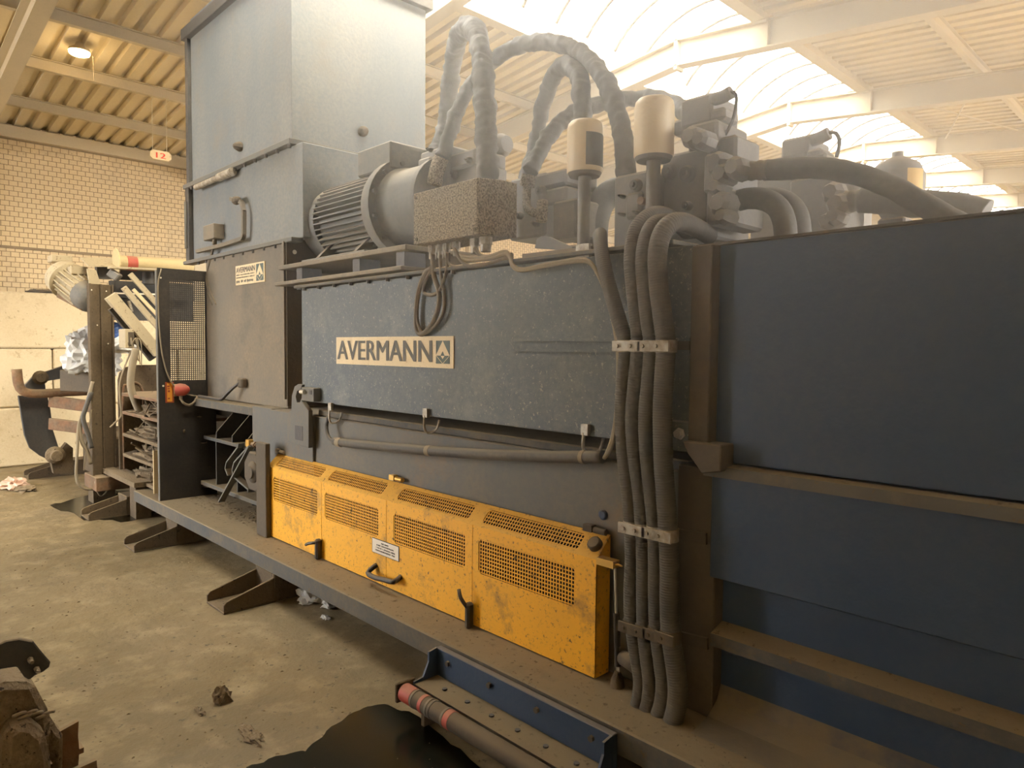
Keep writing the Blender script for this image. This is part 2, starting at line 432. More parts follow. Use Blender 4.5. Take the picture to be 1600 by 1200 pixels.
# stacked concrete blocks along the wall
BLK = []
y_joint = at(83, 590, X=-11.1).y
rows = [(0, .775, -.8), (.775, 1.545, 0), (1.545, 2.285, -.8)]
desc = ['bottom', 'middle', 'top']
for ri, (z0, z1, sh) in enumerate(rows):
    k = 0
    y = y_joint+sh-1.6*2
    while y < 7.0:
        mb = MB().box(-11.86, -11.1+RND.uniform(-.008, .008), y+.006, y+1.594, z0+.004, z1-.004)
        pos = ['before the gateway', 'left of the rusty rails', 'behind the white film', 'behind the post', 'behind the black guard', 'hidden behind the press'][min(k, 5)]
        if y+1.6 > 1.7 and y < 5.0:
            o = single(mb, 'concrete_block', 'concrete', 'pale concrete block in the %s row of the wall, number %s from the left' % (desc[ri], ['one', 'two', 'three', 'four', 'five', 'six'][min(len([b for b in BLK if b == ri]), 5)]), 'block', 'stacked concrete blocks', bevel=.02)
            BLK.append(ri)
        y += 1.6; k += 1

# ceiling: sheets, purlins, rafters
ceil = bpy.data.objects.new('ceiling', None); COL.objects.link(ceil); ceil['kind'] = 'structure'; ceil['label'] = 'pitched roof of pale trapezoidal sheeting on steel rafters'
def sheet(x0, x1, zf):
    mb = MB(); prof = []; P = .2
    for i in range(5):
        for a, h in ((0, 0), (.11, 0), (.125, .055), (.185, .055)): prof.append((i*P+a, h))
    prof.append((1.0, 0))
    for (yy, h) in prof:
        mb.v += [Vector((x0, yy, zf(x0)+h)), Vector((x1, yy, zf(x1)+h))]
    for i in range(len(prof)-1): mb.face((2*i, 2*i+1, 2*i+3, 2*i+2))
    k = len(mb.v)
    for (yy, h) in prof:
        mb.v += [Vector((x0, yy, zf(x0)+h+.012)), Vector((x1, yy, zf(x1)+h+.012))]
    for i in range(len(prof)-1): mb.face((k+2*i, k+2*i+2, k+2*i+3, k+2*i+1))
    return mb.build('roof_sheet', 'roofsheet', ceil)
pl, prr = sheet(WX-.5, SKL+.05, zl), sheet(SKR-.05, XR+.3, zr)
for p in (pl, prr):
    for i in range(int(Y1-Y0)+1):
        o = p if i == 0 else p.copy()
        if i: COL.objects.link(o)
        o.parent = ceil; o.location = (0, Y0+i, 0)
def ibeam(mb, poly_top, depth, y, w=.15, tf=.014, tw=.012):
    """rafter in the plane y: poly_top = [(x,z)...] of the top edge"""
    def band(o0, o1, y0, y1):
        pts = [(x, z-o0) for x, z in poly_top]+[(x, z-o1) for x, z in reversed(poly_top)]
        mb.prism([(x, y0, z) for x, z in pts], (0, y1-y0, 0))
    band(0, tf, y-w/2, y+w/2); band(depth-tf, depth, y-w/2, y+w/2); band(tf, depth-tf, y-tw/2, y+tw/2)
    return mb
RAFT = [-4.3, -1.44, 1.46, 4.36, 7.26, 10.18, 13.05, 15.95, 18.85, 21.75, 24.65, 27.55, 30.4]
zt = zl(RIDGE)-.13
for y in RAFT:
    pts = [(WX, zl(WX)-.13), (RIDGE, zt), (XR, zt-S*(XR-RIDGE))]
    mb = MB(); ibeam(mb, pts[:2], .30, y); ibeam(mb, pts[1:], .30, y)
    mb.box(RIDGE-.02, RIDGE+.02, y-.075, y+.075, zt-.34, zt+.01)
    for xx in (SKL-.1, SKR+.1): mb.box(xx-.008, xx+.008, y-.07, y+.07, zl(SKL)-.42, zl(SKL)-.15)
    mb.build('rafter', 'roofsteel', ceil)
    struct(MB().box(WX, WX+.12, y-.09, y+.09, 0, zl(WX)-.5), 'column', 'roofsteel', 'slim steel column against the brick wall')
def purlin(x, zf):
    z = zf(x); mb = MB()
    mb.box(x-.035, x+.035, Y0, Y1, z-.012, z-.002).box(x-.035, x+.035, Y0, Y1, z-.13, z-.12).box(x-.005, x+.005, Y0, Y1, z-.12, z-.012)
    mb.build('purlin', 'roofsteel', ceil)
for x in (-10.91, -9.67, -8.45, -7.2): purlin(x, zl)
for x in (-2.4, -1.15, .1, 1.35, 2.6, 3.85): purlin(x, zr)
# roof bracing rods
for (a, b_) in (((1430, 160), (1590, 204)), ((1515, 147), (1478, 216))):
    p0 = at(*a, Z=4.95); p1 = at(*b_, Z=4.85)
    MB().cyl(p0, p1, .012, 8).build('bracing_rod', 'roofsteel', ceil)

# ridge skylight
sky = bpy.data.objects.new('window_1', None); COL.objects.link(sky); sky['kind'] = 'structure'; sky['label'] = 'long arched ridge skylight with thin curved glazing bars'
zc = zl(SKL)
for x, s_ in ((SKL, 1), (SKR, -1)):
    MB().box(min(x, x+.05*s_), max(x, x+.05*s_), SY0, Y1, zc-.12, zc+.14).box(x-.07, x+.07, SY0, Y1, zc-.14, zc-.12).build('skylight_curb', 'roofsteel', sky)
W2 = (SKR-SKL)/2; RISE = .52; RR = (W2*W2+RISE*RISE)/(2*RISE); zc0 = zc+.13+RISE-RR
def arc(n=14, dr=0):
    a0 = math.asin(W2/RR)
    return [((SKL+SKR)/2+(RR+dr)*math.sin(-a0+2*a0*i/n), zc0+(RR+dr)*math.cos(-a0+2*a0*i/n)) for i in range(n+1)]
PIT_ = .55
mb = MB(); A, B = arc(), arc(dr=.01)
for i in range(14):
    n = len(mb.v)
    for yy in (.004, PIT_-.004):
        for (x, z) in (A[i], A[i+1], B[i+1], B[i]): mb.v.append(Vector((x, yy, z)))
    mb.face((n, n+1, n+5, n+4)); mb.face((n+3, n+7, n+6, n+2))
pane = mb.build('pane', 'pane', sky)
bar = MB().tube([(x, 0, z-.02) for x, z in A], .022, 6, smooth_path=False).build('glazing_bar', 'darkbolt', sky)
cnt = int((Y1-SY0)/PIT_)
for i in range(cnt):
    for p in (pane, bar):
        o = p if i == 0 else p.copy()
        if i: COL.objects.link(o)
        o.parent = sky; o.location = (0, SY0+i*PIT_, 0)
MB().prism([(SKL-.05, Y0, zc+.05), (RIDGE, Y0, zc+.16), (SKR+.05, Y0, zc+.05), (SKR+.05, Y0, zc), (SKL-.05, Y0, zc)], (0, SY0-Y0, 0)).build('ridge_light_stop', 'roofsheet', ceil)  # unseen roof piece covering the skylight's near stretch to block its light
MB().prism([(x, SY0-.02, z) for x, z in arc()]+[(SKR, SY0-.02, zc), (SKL, SY0-.02, zc)], (0, .02, 0)).build('end_panel', 'roofsheet', sky)
# opening vents hung under the glazing
for (x, y) in ((-4.1, 11.0), (-4.1, 14.6), (-4.4, 17.2), (-4.2, 8.6)):
    MB().box(x-.18, x+.18, y-.03, y+.03, zc+.20, zc+.24).box(x-.18, x+.18, y+.09, y+.13, zc+.20, zc+.24).box(x-.2, x-.17, y-.03, y+.13, zc+.2, zc+.24).build('vent_rail', 'roofsteel', sky)

# hanging number board
hx = -9.67
c0, c1 = at(234, 233, X=hx), at(267, 255, X=hx)
ya, yb = c0.y, c1.y; zb, ztp = c1.z+.015, c0.z
t = thing('number_board', ((hx), (ya+yb)/2, zb), 'small white board with red number twelve hanging from a purlin', 'sign')
ch = .03
out = [(hx, ya+ch, zb), (hx, yb-ch, zb), (hx, yb, zb+ch), (hx, yb, ztp-ch), (hx, yb-ch, ztp), (hx, ya+ch, ztp), (hx, ya, ztp-ch), (hx, ya, zb+ch)]
MB().prism(out, (.02, 0, 0)).build('board', 'signplate', t)
text_part('12', 'numeral', 'redink', t, (hx+.022, ya+.27*(yb-ya), zb+.16*(ztp-zb)), .45*(yb-ya), .60*(ztp-zb), (0, 1, 0), (0, 0, 1), .04)
for y in (ya+.03, yb-.05): MB().cyl((hx+.01, y, ztp-.01), (hx+.01, y, zl(hx)-.1), .004, 6).build('wire', 'roofsteel', t)

# hanging lamp
lp = at(124, 78, X=-9.05)
t = thing('hanging_lamp', lp, 'glowing warm ring lamp hanging beneath the roof sheets', 'lamp')
MB().lathe(lp+Vector((0, 0, -.02)), lp+Vector((0, 0, .05)), [(0, .11), (.03, .10), (.06, .05), (.1, .03)], 20).build('shade', 'roofsteel', t)
ringm = plain('lamp_glow', (1, .75, .35), .5, 0, 25, (1, .72, .35))
pts = [lp+Vector((.085*math.cos(a), .085*math.sin(a), -.035)) for a in [i*math.pi/8 for i in range(17)]]
MB().tube(pts, .018, 8).build('lamp_tube', ringm, t)
ll = bpy.data.lights.new('lamp_light', 'POINT'); ll.energy = 3; ll.color = (1, .70, .34); ll.shadow_soft_size = .13
lo_ = bpy.data.objects.new('lamp_light', ll); COL.objects.link(lo_); lo_.parent = t; lo_.location = (0, 0, -.22)
MB().cyl(lp+Vector((0, 0, .07)), (lp.x, lp.y, zl(lp.x)), .006, 6).build('suspension_wire', 'roofsteel', t)
MB().cyl(lp+Vector((0, .13, -.03)), lp+Vector((0, .14, -.30)), .004, 6).build('pull_cord', 'palecable', t)

# ------------------------------------------------------------------ baling press: frame and side
PT = .28; PF = 1.944
press = thing('baling_press', (-3.5, 2.8, 0), 'long dark blue baling press frame with dirt-covered deck and rows of steel feet', 'machine')
MB().box(-6.99, 1.6, PF, 3.9, .18, PT).build('deck', 'deck', press, bevel=.006)
MB().box(-6.6, 1.6, 2.3, 3.8, .05, .18).build('underframe', 'dark', press)
for x0 in (-4.43, -6.16, -7.51, -10.25):
    x1 = x0+.27
    ft = MB().box(x0, x1, 1.95, 2.3, 0, .18).build('leg', 'foot', press, bevel=.006)
    mb = MB().box(x0, x1, 1.635, 1.96, .0, .015)
    for xx in (x0, x1-.016):
        mb.prism([(xx, 1.635, .015), (xx, 1.635, .055), (xx, 1.655, .075), (xx, 1.95, .155), (xx, 1.95, .015)], (.016, 0, 0))
    mb.build('foot_channel', 'foot', ft, bevel=.003)
BY = 2.26
# pressing chamber side wall and its dusty top
MB().box(-4.82, -1.42, BY, 3.7, PT, 1.15).build('chamber_side', 'greyblue', press, bevel=.006)
MB().box(-4.2, -1.42, BY+.02, 3.6, 1.15, 1.19).build('chamber_top_ledge', 'deck', press, bevel=.006)
MB().box(-4.82, -1.42, 2.62, 3.6, 1.19, 1.25).build('tank_bearer', 'dark', press)
p = at(943, 804, Y=BY); MB().lathe(p+Vector((0, .002, 0)), p-Vector((0, .012, 0)), [(0, .022), (.008, .022), (.012, .014)], 14).build('cover_disc', 'blue', press)
# plates at the left of the chamber
MB().box(-5.154, -4.83, 2.255, 2.6, .55, 1.155).build('side_plate', 'greyblue', press, bevel=.004)
MB().box(-4.828, -4.2, 2.24, 2.262, .74, 1.15).build('side_plate', 'greyblue', press, bevel=.004)
sp0, sp1 = at(400, 740, Y=2.12).x, at(415, 740, Y=2.12).x
MB().box(sp0, sp1, 2.12, 2.155, PT, at(408, 692, Y=2.12).z).build('short_post', 'column', press, bevel=.004)
# ribbed bay left of the cover
MB().box(-6.33, -5.154, 2.255, 2.75, 1.08, 1.145).build('bay_top_beam', 'deck', press, bevel=.004)
MB().box(-6.33, -4.9, 2.75, 2.8, PT, 1.1).build('bay_back_plate', 'dark', press)
MB().box(-6.33, -5.1, 2.33, 2.75, .785, .815).build('bay_flange', 'deck', press, bevel=.003)
MB().box(-6.33, -5.1, 2.30, 2.75, .385, .42).build('bay_flange', 'deck', press, bevel=.003)
for x in (-6.05, -5.72, -5.42, -5.17):
    MB().prism([(x, 2.33, .815), (x, 2.75, .815), (x, 2.75, 1.08), (x, 2.52, 1.08), (x, 2.33, .87)], (.014, 0, 0)).build('gusset', 'dark', press)
for x in (-6.06, -5.63):
    MB().box(x, x+.016, 2.33, 2.75, .42, .785).build('bay_web', 'dark', press)
MB().box(-5.70, -5.665, 2.36, 2.37, .47, .77).build('scale_strip', 'wood', press)
for x in (-6.03, -5.70, -5.35, -5.1):
    MB().prism([(x, 2.33, .385), (x, 2.75, .385), (x, 2.75, PT), (x, 2.62, PT), (x, 2.33, .36)], (.012, 0, 0)).build('gusset', 'dark', press)
# flat bars (bent) and octagonal bearing in the bay
def bent_bar(l, Y, w=.05, t=.012, name='bent_strap'):
    p = path(l, Y=Y); mb = MB()
    for a, b_ in zip(p, p[1:]): mb.obox(a, b_+(b_-a).normalized()*.004, w, t, up=Vector((0, 1, 0)).cross(b_-a))
    return mb.build(name, 'greyblue', press)
bent_bar([(377, 692), (376, 698), (358, 722), (356, 732), (360, 742)], 2.3)
bent_bar([(393, 697), (370, 722), (367, 735), (370, 745), (392, 764), (392, 768)], 2.24)
bent_bar([(393, 697), (346, 783)], 2.22)
oc = at(394, 737, Y=2.2); mb = MB()
mb.prism([(oc.x+.155*math.cos(a), 2.2, oc.z+.155*math.sin(a)) for a in [math.pi/8+i*math.pi/4 for i in range(8)]], (0, .1, 0)).build('bearing_housing', 'column', press, bevel=.01)
MB().lathe((oc.x+.02, 2.2, oc.z), (oc.x+.02, 2.14, oc.z), [(0, .08), (.01, .08), (.012, .05), (.03, .045)], 20).build('bearing_cap', 'column', press)
c = at(390, 693, Y=2.24); MB().box(c.x-.03, c.x+.03, 2.22, 2.27, c.z-.025, c.z+.03).build('valve_body', 'brass', press, bevel=.004)
MB().cyl((c.x+.03, 2.245, c.z), (c.x+.12, 2.245, c.z), .014, 10).cyl((c.x+.075, 2.245, c.z), (c.x+.10, 2.245, c.z), .024, 6, smooth=False).build('pipe_union', 'rust', press)

# right-hand ram housing
ram = thing('ram_housing', (-.2, 2.6, PT), 'large dark blue steel ram housing with a dusty ledge at the right end', 'machine housing')
MB().box(-1.29, 1.5, 2.235, 3.7, 1.21, 1.965).build('upper_panel', 'blue', ram, bevel=.004)
MB().prism([(-1.30, 2.235, 1.205), (-1.30, 2.19, 1.20), (-1.30, 2.175, 1.165), (-1.30, 2.235, 1.16)], (2.8, 0, 0)).build('ledge', 'deck', ram)
MB().box(-1.29, 1.5, 2.215, 3.6, .80, 1.175).build('lower_panel', 'blue', ram, bevel=.004)
MB().box(-1.29, 1.5, 2.295, 3.5, PT, .80).build('recess_wall', 'blue', ram)
MB().prism([(-1.28, 2.30, .625), (-1.28, 2.215, .60), (-1.28, 2.215, .555), (-1.28, 2.30, .55)], (2.78, 0, 0)).build('beam_ledge', 'deck', ram)
MB().prism([(-1.28, 2.30, .40), (-1.28, 2.27, .34), (-1.28, 2.21, .30), (-1.28, 2.10, PT), (-1.28, 2.30, PT)], (2.78, 0, 0)).build('dirt_drift', 'drift', ram)
MB().box(-1.44, -1.28, 2.235, 2.6, PT, 1.18).build('corner_column', 'column', ram, bevel=.004)
MB().box(-1.37, -1.29, 2.185, 2.5, 1.27, 1.965).build('corner_post', 'column', ram, bevel=.004)
MB().prism([(-1.37, 2.15, 1.28), (-1.22, 2.15, 1.28), (-1.22, 2.15, 1.19), (-1.29, 2.15, 1.175), (-1.35, 2.15, 1.24)], (0, .12, 0)).build('corner_shoe', 'column', ram, bevel=.004)
MB().box(-1.47, -1.355, 2.19, 2.215, 1.235, 1.345).build('lug_plate', 'tank', ram, bevel=.004)
c = Vector((-1.405, 2.19, 1.30)); mb = MB().lathe(c, c-Vector((0, .03, 0)), [(0, .022), (.006, .022), (.006, .016), (.022, .016)], 6, False); mb.build('hex_bolt', 'bolt', ram)
MB().box(-1.48, 1.5, 2.222, 3.7, 1.965, 1.973).build('top_plate', 'deck', ram)

# ------------------------------------------------------------------ oil tank with name board
TY = 2.22
tank = thing('oil_tank', (-2.9, 2.7, 1.245), 'grey-blue dusty hydraulic oil tank beneath the motor, carrying the long name board', 'tank')
xl = at(471, 452, Y=TY).x
MB().box(xl, -1.372, TY, 3.5, 1.245, 1.975).build('tank_body', 'tank', tank, bevel=.004)
MB().box(xl-.05, -1.45, TY-.03, 3.54, 1.98, 1.998).build('tank_lid', 'deck', tank, bevel=.003)
for i in range(9):
    x = xl+.06+i*.19
    MB().cyl((x, TY-.012, 1.962), (x, TY-.012, 1.98), .012, 6, smooth=False).build('lid_bolt', 'darkbolt', tank)
# mounting rail on the tank face
mb = MB().box(-2.29, -1.375, TY-.03, TY, 1.632, 1.644).box(-2.29, -1.375, TY-.03, TY, 1.588, 1.600).box(-2.29, -1.375, TY-.004, TY, 1.60, 1.632)
mb.build('mounting_rail', 'tank', tank)
# hooks under the tank edge
for (px, py) in ((517, 641), (666, 652), (915, 680)):
    p = at(px, py, Y=TY-.01)
    MB().box(p.x-.018, p.x+.018, TY-.02, TY-.002, p.z-.0, p.z+.045).tube([(p.x-.005, TY-.015, p.z+.01), (p.x-.004, TY-.02, p.z-.05), (p.x+.01, TY-.01, p.z-.08), (p.x+.05, TY+.02, p.z-.06), (p.x+.06, TY+.03, p.z-.01)], .007, 6).build('hook_clip', 'galv', tank)
# name board
board = thing('name_board', (-3.29, TY-.005, 1.50), 'long cream name board lettered AVERMANN with a green arrow emblem on the tank', 'sign')
a, b_ = at(526, 569, Y=TY-.004), at(709, 525, Y=TY-.004)
bx0, bx1 = a.x, b_.x; bz0, bz1 = at(709, 576, Y=TY-.004).z, b_.z
MB().box(bx0, bx1, TY-.006, TY, bz0, bz1).build('plate', 'signplate', board)
H_ = bz1-bz0; W_ = bx1-bx0
tx1 = at(675, 545, Y=TY-.006).x
text_part('AVERMANN', 'lettering', 'signink', board, (bx0+.018, TY-.0065, bz0+.17*H_), tx1-bx0-.018, .70*H_, bold=.045)
def emblem(parent, x0, x1, z0, z1, y):
    MB().box(x0, x1, y-.001, y, z0, z1).build('emblem_field', 'signgreen', parent)
    w, h = x1-x0, z1-z0; y -= .0015
    P = lambda u, v: (x0+u*w, y, z0+v*h)
    mb = MB(); d = (0, -.0006, 0)
    mb.prism([P(.5, 1.0), P(1.0, .35), P(.65, .35), P(.5, .55), P(.35, .35), P(0, .35)], d)
    mb.prism([P(.36, .34), P(.64, .34), P(.5, .20)], d)
    mb.prism([P(0, .35), P(.03, .35), P(.52, .0), P(.47, .0)], d).prism([P(.97, .35), P(1, .35), P(.53, .0), P(.49, .0)], d)
    mb.build('emblem_arrow', 'signplate', parent)
ex0, ex1 = at(683, 550, Y=TY).x, at(704.6, 550, Y=TY).x
emblem(board, ex0, ex1, bz0+.14*H_, bz0+.86*H_, TY-.0065)

# retaining hook at the left end of the tank
hk = thing('retaining_hook', (-4.35, 2.2, .85), 'grey hooked retaining plate gripping the lower left corner of the oil tank', 'bracket')
def shape(l, Y): return path(l, Y=Y)
HY = 2.20
o1 = shape([(449, 690), (482, 700), (482, 642), (472, 628), (471, 622), (468, 629), (464, 629), (462, 620), (464, 611), (470, 608), (472, 601), (466, 600), (460, 604), (456, 618), (455, 640), (449, 646)], HY)
MB().prism(o1, (0, .03, 0)).build('hook_plate', 'greyblue', hk, bevel=.002)
c0, c1 = at(461, 664, Y=HY-.001), at(473, 689, Y=HY-.001)
MB().box(c0.x, c1.x, HY-.002, HY+.004, c1.z, c0.z).build('plate_slot', 'dark', hk)
c0, c1 = at(471, 605, Y=HY-.03), at(490, 628, Y=HY-.03)
MB().box(c0.x, c1.x, HY-.03, HY+.02, c1.z, c0.z).build('latch_block', 'greyblue', hk, bevel=.003)
p = at(470, 612, Y=HY-.04); MB().cyl(p, p+Vector((.05, 0, 0)), .014, 12).build('latch_pin', 'bolt', hk)
p = at(485, 613, Y=HY-.032); MB().box(p.x-.012, p.x+.012, HY-.033, HY-.029, p.z-.014, p.z+.014).build('latch_hole', 'dark', hk)

# conduit pipe below the tank
pipe = single(MB().tube(path([(513, 650, 2.21), (510, 668, 2.20), (516, 686, 2.19), (540, 692, 2.19), (600, 698, 2.19), (670, 704, 2.19), (740, 709, 2.19), (810, 712, 2.19), (880, 714, 2.19), (942, 714, 2.19)], Y=2.19), .026, 12, rf=lambda s, th: 1 if s > .22 else .45),
              'cable_conduit', 'conduit', 'long sagging dusty cable conduit hung below the oil tank', 'conduit')
mb = MB()
for (px, py) in ((531, 691), (671, 704), (912, 714)):
    a, b_ = at(px-3, py, Y=2.19), at(px+3, py+.5, Y=2.19); mb.cyl(a, b_, .0285, 12)
o = mb.build('tape_band', 'palecable', pipe, origin=parent_origin(pipe)); o.parent = pipe; o.location = (0, 0, 0)
# pair of thin cables from the tank top down to the conduit
for k, (dx, lb) in enumerate(((0, 'thin pale cable running down the tank face, outer of two'), (5, 'thin pale cable running down the tank face beside the conduits, inner of two'))):
    single(MB().tube(path([(700, 366+k*6, 2.3), (720, 402-k*3, 2.2), (760, 405-k*4, 2.19), (792, 396-k*3, 2.18), (800, 412+k*3, 2.18), (815, 421+k*2, 2.17), (850, 414+k*2, 2.17), (905, 405+k*3, 2.17), (925, 413+k, 2.17), (940, 440, 2.17), (950+dx*.5, 470, 2.17), (960+dx*.6, 510, 2.17), (966+dx*.3, 560, 2.17), (965+dx*.3, 620, 2.17), (960+dx*.4, 670, 2.17), (952+dx*.5, 700, 2.17), (944, 716, 2.18)], Y=2.18), .0085, 7), 'cable', 'palecable', lb, 'cable')

# ------------------------------------------------------------------ yellow guard cover
CX0, CX1 = -4.70, -1.755; CF = 2.16; CB = 2.245; CZ0, CZ1, CZ2 = .287, .767, .852
cover = thing('guard_cover', ((CX0+CX1)/2, CF+.04, CZ0), 'long scuffed yellow guard cover with perforated windows on the deck', 'guard')
WINS = [(-4.605, -3.995), (-3.903, -3.308), (-3.162, -2.559), (-2.466, -1.866)]
WZ0, WZ1 = .545, .71
def plate_with_windows(fn, v0, v1, wv0, wv1, wins, th):
    """fn(x,v,d) -> world point; a sheet from v0 to v1 with window cut-outs"""
    mb = MB()
    def slab(x0, x1, a, b_):
        mb.prism([fn(x0, a, 0), fn(x1, a, 0), fn(x1, b_, 0), fn(x0, b_, 0)], fn(x0, a, th)-fn(x0, a, 0))
    slab(CX0, CX1, v0, wv0); slab(CX0, CX1, wv1, v1)
    xs = [CX0]+[q for w in wins for q in w]+[CX1]
    for i in range(0, len(xs), 2): slab(xs[i], xs[i+1], wv0, wv1)
    c = .018
    for (x0, x1) in wins:      # clipped window corners
        for (xa, sx) in ((x0, 1), (x1, -1)):
            for (va, sv) in ((wv0, 1), (wv1, -1)):
                mb.prism([fn(xa, va, 0), fn(xa+sx*c, va, 0), fn(xa, va+sv*c, 0)], fn(xa, va, th)-fn(xa, va, 0))
    return mb
def grille(fn, x0, x1, v0, v1, px=.0168, pv=.0165, bw=.0052):
    x0 += .006; x1 -= .006; v0 += .005; v1 -= .005
    mb = MB()
    nx, nv = int((x1-x0)/px), max(3, round((v1-v0)/pv))
    for i in range(nx+1):
        x = x0+(x1-x0)*i/nx
        mb.prism([fn(x-bw/2, v0-.004, .003), fn(x+bw/2, v0-.004, .003), fn(x+bw/2, v1+.004, .003), fn(x-bw/2, v1+.004, .003)], fn(x, v0, .005)-fn(x, v0, .003))
    for j in range(nv+1):
        v = v0+(v1-v0)*j/nv
        mb.prism([fn(x0-.004, v-bw/2, .0032), fn(x1+.004, v-bw/2, .0032), fn(x1+.004, v+bw/2, .0032), fn(x0-.004, v+bw/2, .0032)], fn(x0, v, .0052)-fn(x0, v, .0032))
    return mb
ff = lambda x, v, d: Vector((x, CF+d, v))
fp = plate_with_windows(ff, CZ0, CZ1, WZ0, WZ1, WINS, .003).build('front_panel', 'yellow', cover, fixn=True)
L_ = math.hypot(CB-CF, CZ2-CZ1); sy, sz = (CB-CF)/L_, (CZ2-CZ1)/L_
ft_ = lambda x, v, d: Vector((x, CF+v*sy+d*sz, CZ1+v*sz-d*sy))
TW = [(x0+.0, x1+.0) for x0, x1 in WINS]
tp = plate_with_windows(ft_, 0, L_, .018, .098, TW, .003).build('sloping_top', 'yellow', cover, fixn=True)
for (x0, x1) in WINS:
    grille(ff, x0, x1, WZ0, WZ1).build('perforated_window', 'yellow', fp, fixn=True)
    grille(ft_, x0, x1, .018, .098, pv=.0165).build('perforated_window', 'yellow', tp, fixn=True)
for x in (CX0, CX1-.003):
    MB().prism([(x, CF, CZ0), (x, CB, CZ0), (x, CB, CZ2), (x, CF, CZ1)], (.003, 0, 0)).build('end_panel', 'yellow', cover)
for x in (-3.947, -3.235, -2.512):   # seams between the segments
    MB().box(x-.003, x+.003, CF-.0015, CF, CZ0, CZ1).build('seam', 'yellow', cover)
MB().box(CX0+.01, CX1-.01, 2.247, 2.257, CZ0, CZ2-.02).build('hollow_shade', plain('hollow_shade_black', (.006, .006, .006), .9), cover)  # black sheet painted as the shade inside the hollow cover
for i, (px, py) in enumerate(((438, 706), (619, 748), (929, 828))):
    p = at(px, py, Y=2.235); MB().box(p.x-.05, p.x-.005, 2.22, 2.25, p.z-.01, p.z+.018).cyl((p.x, 2.236, p.z), (p.x+.06, 2.236, p.z), .014, 8).build('hinge', ('galv', 'brass', 'column')[i], cover)
p = at(931, 852, Y=2.2); nrm = Vector((0, -sz, sy))
MB().lathe(p-nrm*.01, p+nrm*.03, [(0, .03), (.03, .03), (.035, .024)], 14).build('round_knob', 'column', cover)
a, b_ = at(934, 877, X=CX1+.02), at(962, 876, Y=2.18)
MB().obox((CX1, 2.175, .765), (CX1+.085, 2.175, .765), .04, .028).lathe((CX1+.085, 2.175, .765), (CX1+.12, 2.175, .765), [(0, .008), (.03, .003)], 8).build('stay_bracket', 'brass', cover)
# lever latches
for k, (top, tip, bot) in enumerate((((497, 845), (478, 851), (497, 874)), ((733, 945), (717, 921), (733, 982)))):
    a, t2, b_ = at(*top, Y=2.135), at(*tip, Y=2.11), at(*bot, Y=2.135)
    lt = MB().obox(a+Vector((0, .0, .012)), b_, .034, .04, up=(0, 1, 0)).build('latch_body', 'blackplastic', cover, bevel=.01)
    MB().tube([a+Vector((0, -.012, -.01)), (a+t2)/2+Vector((0, -.02, 0)), t2], .0095, 8).build('latch_lever', 'blackplastic', lt)
# pull handle
h0, h1 = at(576, 895, Y=2.12), at(616, 909, Y=2.12)
MB().tube([Vector((h0.x+.02, CF, h0.z+.04)), Vector((h0.x+.015, CF-.02, h0.z+.03)), Vector((h0.x, 2.115, h0.z)), h0*.7+h1*.3+Vector((0, -.012, -.008)), h0*.3+h1*.7+Vector((0, -.012, -.002)), Vector((h1.x, 2.115, h1.z)), Vector((h1.x+.005, CF-.01, h1.z+.015)), Vector((h1.x, CF, h1.z+.018))], .014, 10).build('pull_handle', 'blackplastic', cover)
# notice on the cover
a, b_ = at(582, 839, Y=CF), at(624, 878, Y=CF)
nz1, nz0 = a.z, at(624, 878, Y=CF).z; nx0, nx1 = a.x, b_.x
nt_ = thing('warning_notice', ((nx0+nx1)/2, CF-.003, nz0), 'small white printed notice with black border on the yellow cover', 'label')
MB().box(nx0, nx1, CF-.003, CF-.0006, nz0, nz1).build('border', 'ink', nt_)
MB().box(nx0+.004, nx1-.004, CF-.0036, CF-.003, nz0+.003, nz1-.003).build('sheet', 'whitelabel', nt_)
w = nx1-nx0; h = nz1-nz0
for i, (xa, xb) in enumerate(((.36, .62), (.17, .82), (.17, .86), (.14, .86))):
    faded_print('print_line', 'ink', nt_, (nx0+xa*w, CF-.0038, nz0+(.74-.18*i)*h), (xb-xa)*w, .10*h, seed=30+i)
# gas spring behind the cover end
gs = thing('gas_spring', (CX1+.08, 2.2, PT), 'slim gas spring stay beside the right end of the yellow cover', 'gas spring')
MB().cyl((CX1+.075, 2.18, .76), (CX1+.082, 2.185, .56), .006, 8).build('rod', 'bolt', gs)
MB().cyl((CX1+.082, 2.185, .57), (CX1+.09, 2.19, .36), .013, 10).build('cylinder', 'blackplastic', gs)
MB().box(CX1+.085, CX1+.1, 2.185, 2.19, .32, .44).build('slotted_strip', 'galv', gs)
MB().lathe((CX1+.092, 2.185, PT), (CX1+.092, 2.185, PT+.06), [(0, .03), (.03, .025), (.06, .012)], 10).build('foot_boss', 'foot', gs)

